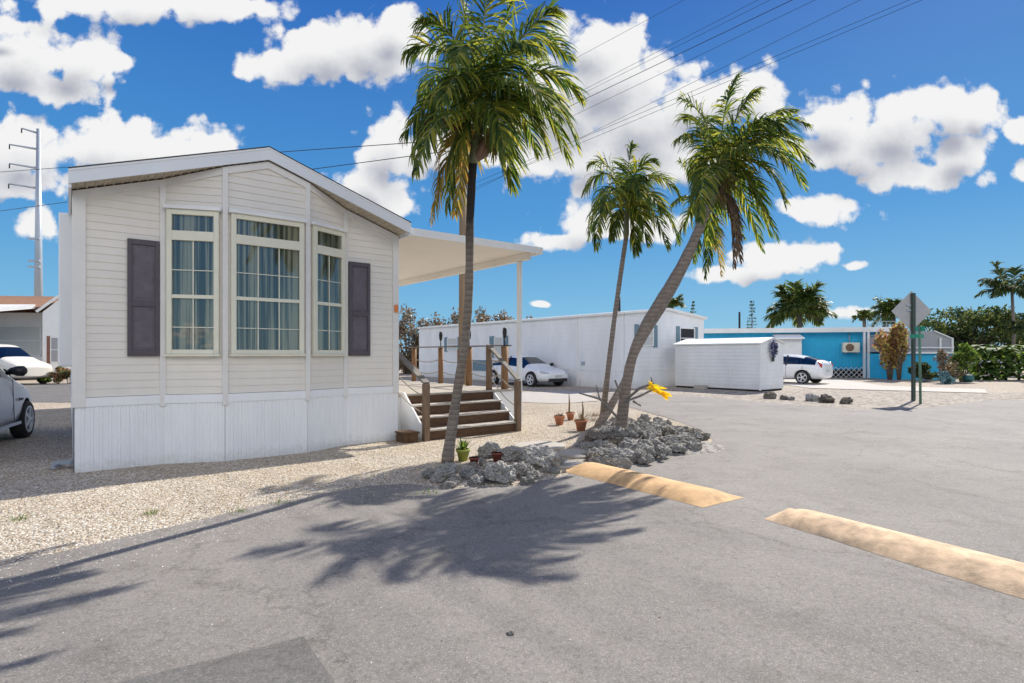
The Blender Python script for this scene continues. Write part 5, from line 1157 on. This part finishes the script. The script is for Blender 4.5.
mxm = N(grp, 'ShaderNodeMath', operation='MAXIMUM'); mxm.inputs[1].default_value = -1.2; gl.new(inv.outputs[0], mxm.inputs[0])
n1 = N(grp, 'ShaderNodeTexNoise', Scale=12.0, Detail=8, Roughness=.61, Lacunarity=2.1); gl.new(gi.outputs[0], n1.inputs['Vector'])
n2 = N(grp, 'ShaderNodeMath', operation='MULTIPLY_ADD'); n2.inputs[1].default_value = 1.7; n2.inputs[2].default_value = -.85; gl.new(n1.outputs['Fac'], n2.inputs[0])
vo = N(grp, 'ShaderNodeTexVoronoi', Scale=22.0, feature='F1'); vo.inputs['Detail'].default_value = 1.0; gl.new(wa.outputs[0], vo.inputs['Vector'])
v2 = N(grp, 'ShaderNodeMath', operation='MULTIPLY_ADD'); v2.inputs[1].default_value = -.6; v2.inputs[2].default_value = .36; gl.new(vo.outputs['Distance'], v2.inputs[0])
s1 = N(grp, 'ShaderNodeMath', operation='ADD'); gl.new(mxm.outputs[0], s1.inputs[0]); gl.new(n2.outputs[0], s1.inputs[1])
s2_ = N(grp, 'ShaderNodeMath', operation='ADD'); gl.new(s1.outputs[0], s2_.inputs[0]); gl.new(v2.outputs[0], s2_.inputs[1]); gl.new(s2_.outputs[0], go.inputs[0])
sm_ = N(grp, 'ShaderNodeMath', operation='MULTIPLY_ADD'); sm_.inputs[1].default_value = .42; gl.new(n2.outputs[0], sm_.inputs[0]); gl.new(mxm.outputs[0], sm_.inputs[2]); gl.new(sm_.outputs[0], go.inputs[1])
tc = N(nt, 'ShaderNodeTexCoord'); sp_ = N(nt, 'ShaderNodeSeparateXYZ'); Lk.new(tc.outputs['Generated'], sp_.inputs[0])
ym = N(nt, 'ShaderNodeMath', operation='MAXIMUM'); ym.inputs[1].default_value = .08; Lk.new(sp_.outputs[1], ym.inputs[0])
dx = N(nt, 'ShaderNodeMath', operation='DIVIDE'); Lk.new(sp_.outputs[0], dx.inputs[0]); Lk.new(ym.outputs[0], dx.inputs[1])
dz = N(nt, 'ShaderNodeMath', operation='DIVIDE'); Lk.new(sp_.outputs[2], dz.inputs[0]); Lk.new(ym.outputs[0], dz.inputs[1])
cb_ = N(nt, 'ShaderNodeCombineXYZ'); Lk.new(dx.outputs[0], cb_.inputs[0]); Lk.new(dz.outputs[0], cb_.inputs[1])
g1_ = N(nt, 'ShaderNodeGroup'); g1_.node_tree = grp; Lk.new(cb_.outputs[0], g1_.inputs[0])
of = N(nt, 'ShaderNodeVectorMath', operation='ADD'); of.inputs[1].default_value = (.016, .045, 0); Lk.new(cb_.outputs[0], of.inputs[0])
g2_ = N(nt, 'ShaderNodeGroup'); g2_.node_tree = grp; Lk.new(of.outputs[0], g2_.inputs[0])
al = N(nt, 'ShaderNodeMapRange', interpolation_type='SMOOTHSTEP'); al.inputs[1].default_value = .03; al.inputs[2].default_value = .36; Lk.new(g1_.outputs[0], al.inputs[0])
shd = N(nt, 'ShaderNodeMapRange', interpolation_type='SMOOTHSTEP'); shd.inputs[1].default_value = .30; shd.inputs[2].default_value = 1.1; Lk.new(g2_.outputs[1], shd.inputs[0])
CB = 1.0
cr = ramp(nt, [(0, (.95, .95, .95)), (.4, (.76, .77, .80)), (1, (.44, .46, .54))]); Lk.new(shd.outputs[0], cr.inputs[0])
cm_ = N(nt, 'ShaderNodeVectorMath', operation='SCALE'); cm_.inputs['Scale'].default_value = .95/(.13*2**.55); Lk.new(cr.outputs[0], cm_.inputs[0])
KS = .13*2**.55
skc = ramp(nt, [(0, (.26/KS, .53/KS, .74/KS)), (.06, (.19/KS, .48/KS, .73/KS)), (.22, (.070/KS, .31/KS, .67/KS)), (.55, (.022/KS, .135/KS, .50/KS)), (1, (.015/KS, .09/KS, .38/KS))])
Lk.new(sp_.outputs[2], skc.inputs[0])
smx = N(nt, 'ShaderNodeMix', data_type='RGBA'); smx.inputs[0].default_value = .04; Lk.new(skc.outputs[0], smx.inputs[6]); Lk.new(sky.outputs[0], smx.inputs[7])
mx = N(nt, 'ShaderNodeMix', data_type='RGBA'); Lk.new(al.outputs[0], mx.inputs[0]); Lk.new(smx.outputs[2], mx.inputs[6]); Lk.new(cm_.outputs[0], mx.inputs[7])
# unseen bright clouds added behind the viewer as fill for the shaded front wall
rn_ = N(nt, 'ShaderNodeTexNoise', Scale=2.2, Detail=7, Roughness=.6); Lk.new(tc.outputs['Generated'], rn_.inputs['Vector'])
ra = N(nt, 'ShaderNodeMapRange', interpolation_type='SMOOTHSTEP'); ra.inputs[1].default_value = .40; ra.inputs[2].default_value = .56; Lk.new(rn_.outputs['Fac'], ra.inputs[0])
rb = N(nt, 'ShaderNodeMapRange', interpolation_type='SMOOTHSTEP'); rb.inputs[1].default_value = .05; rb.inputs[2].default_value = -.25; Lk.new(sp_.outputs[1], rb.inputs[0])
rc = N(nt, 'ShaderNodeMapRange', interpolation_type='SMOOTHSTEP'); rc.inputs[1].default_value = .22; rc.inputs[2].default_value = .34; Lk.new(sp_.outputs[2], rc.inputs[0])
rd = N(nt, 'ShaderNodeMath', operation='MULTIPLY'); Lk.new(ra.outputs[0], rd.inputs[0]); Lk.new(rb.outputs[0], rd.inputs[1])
rt_ = N(nt, 'ShaderNodeMapRange', interpolation_type='SMOOTHSTEP'); rt_.inputs[1].default_value = .80; rt_.inputs[2].default_value = .62; Lk.new(sp_.outputs[2], rt_.inputs[0])  # fades the added clouds overhead so the ground gets less fill
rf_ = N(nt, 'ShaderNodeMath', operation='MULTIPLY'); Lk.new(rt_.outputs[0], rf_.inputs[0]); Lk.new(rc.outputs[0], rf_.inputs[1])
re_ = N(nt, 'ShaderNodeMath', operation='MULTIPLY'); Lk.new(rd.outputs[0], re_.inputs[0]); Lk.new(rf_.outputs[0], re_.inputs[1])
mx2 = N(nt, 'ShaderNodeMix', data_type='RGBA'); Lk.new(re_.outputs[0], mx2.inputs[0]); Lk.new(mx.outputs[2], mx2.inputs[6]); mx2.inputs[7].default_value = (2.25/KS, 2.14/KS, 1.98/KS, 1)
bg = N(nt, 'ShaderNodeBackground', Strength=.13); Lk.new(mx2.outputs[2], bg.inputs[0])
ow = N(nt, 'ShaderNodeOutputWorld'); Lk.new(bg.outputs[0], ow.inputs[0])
w.cycles.sampling_method = 'MANUAL'; w.cycles.sample_map_resolution = 512

cam = bpy.data.cameras.new('camera'); co = bpy.data.objects.new('camera', cam); COL.objects.link(co)
co.location = (0, 0, CH); co.rotation_euler = (R(90), 0, 0); cam.sensor_width = 36; cam.lens = F/1024*36; cam.shift_y = (HZ-341.5)/1024; cam.clip_end = 3000; cam.clip_start = .05
scene.camera = co
scene.view_settings.view_transform = 'Standard'; scene.view_settings.look = 'None'; scene.view_settings.exposure = .55; scene.view_settings.gamma = 1
scene.cycles.transparent_max_bounces = 12; scene.cycles.max_bounces = 6
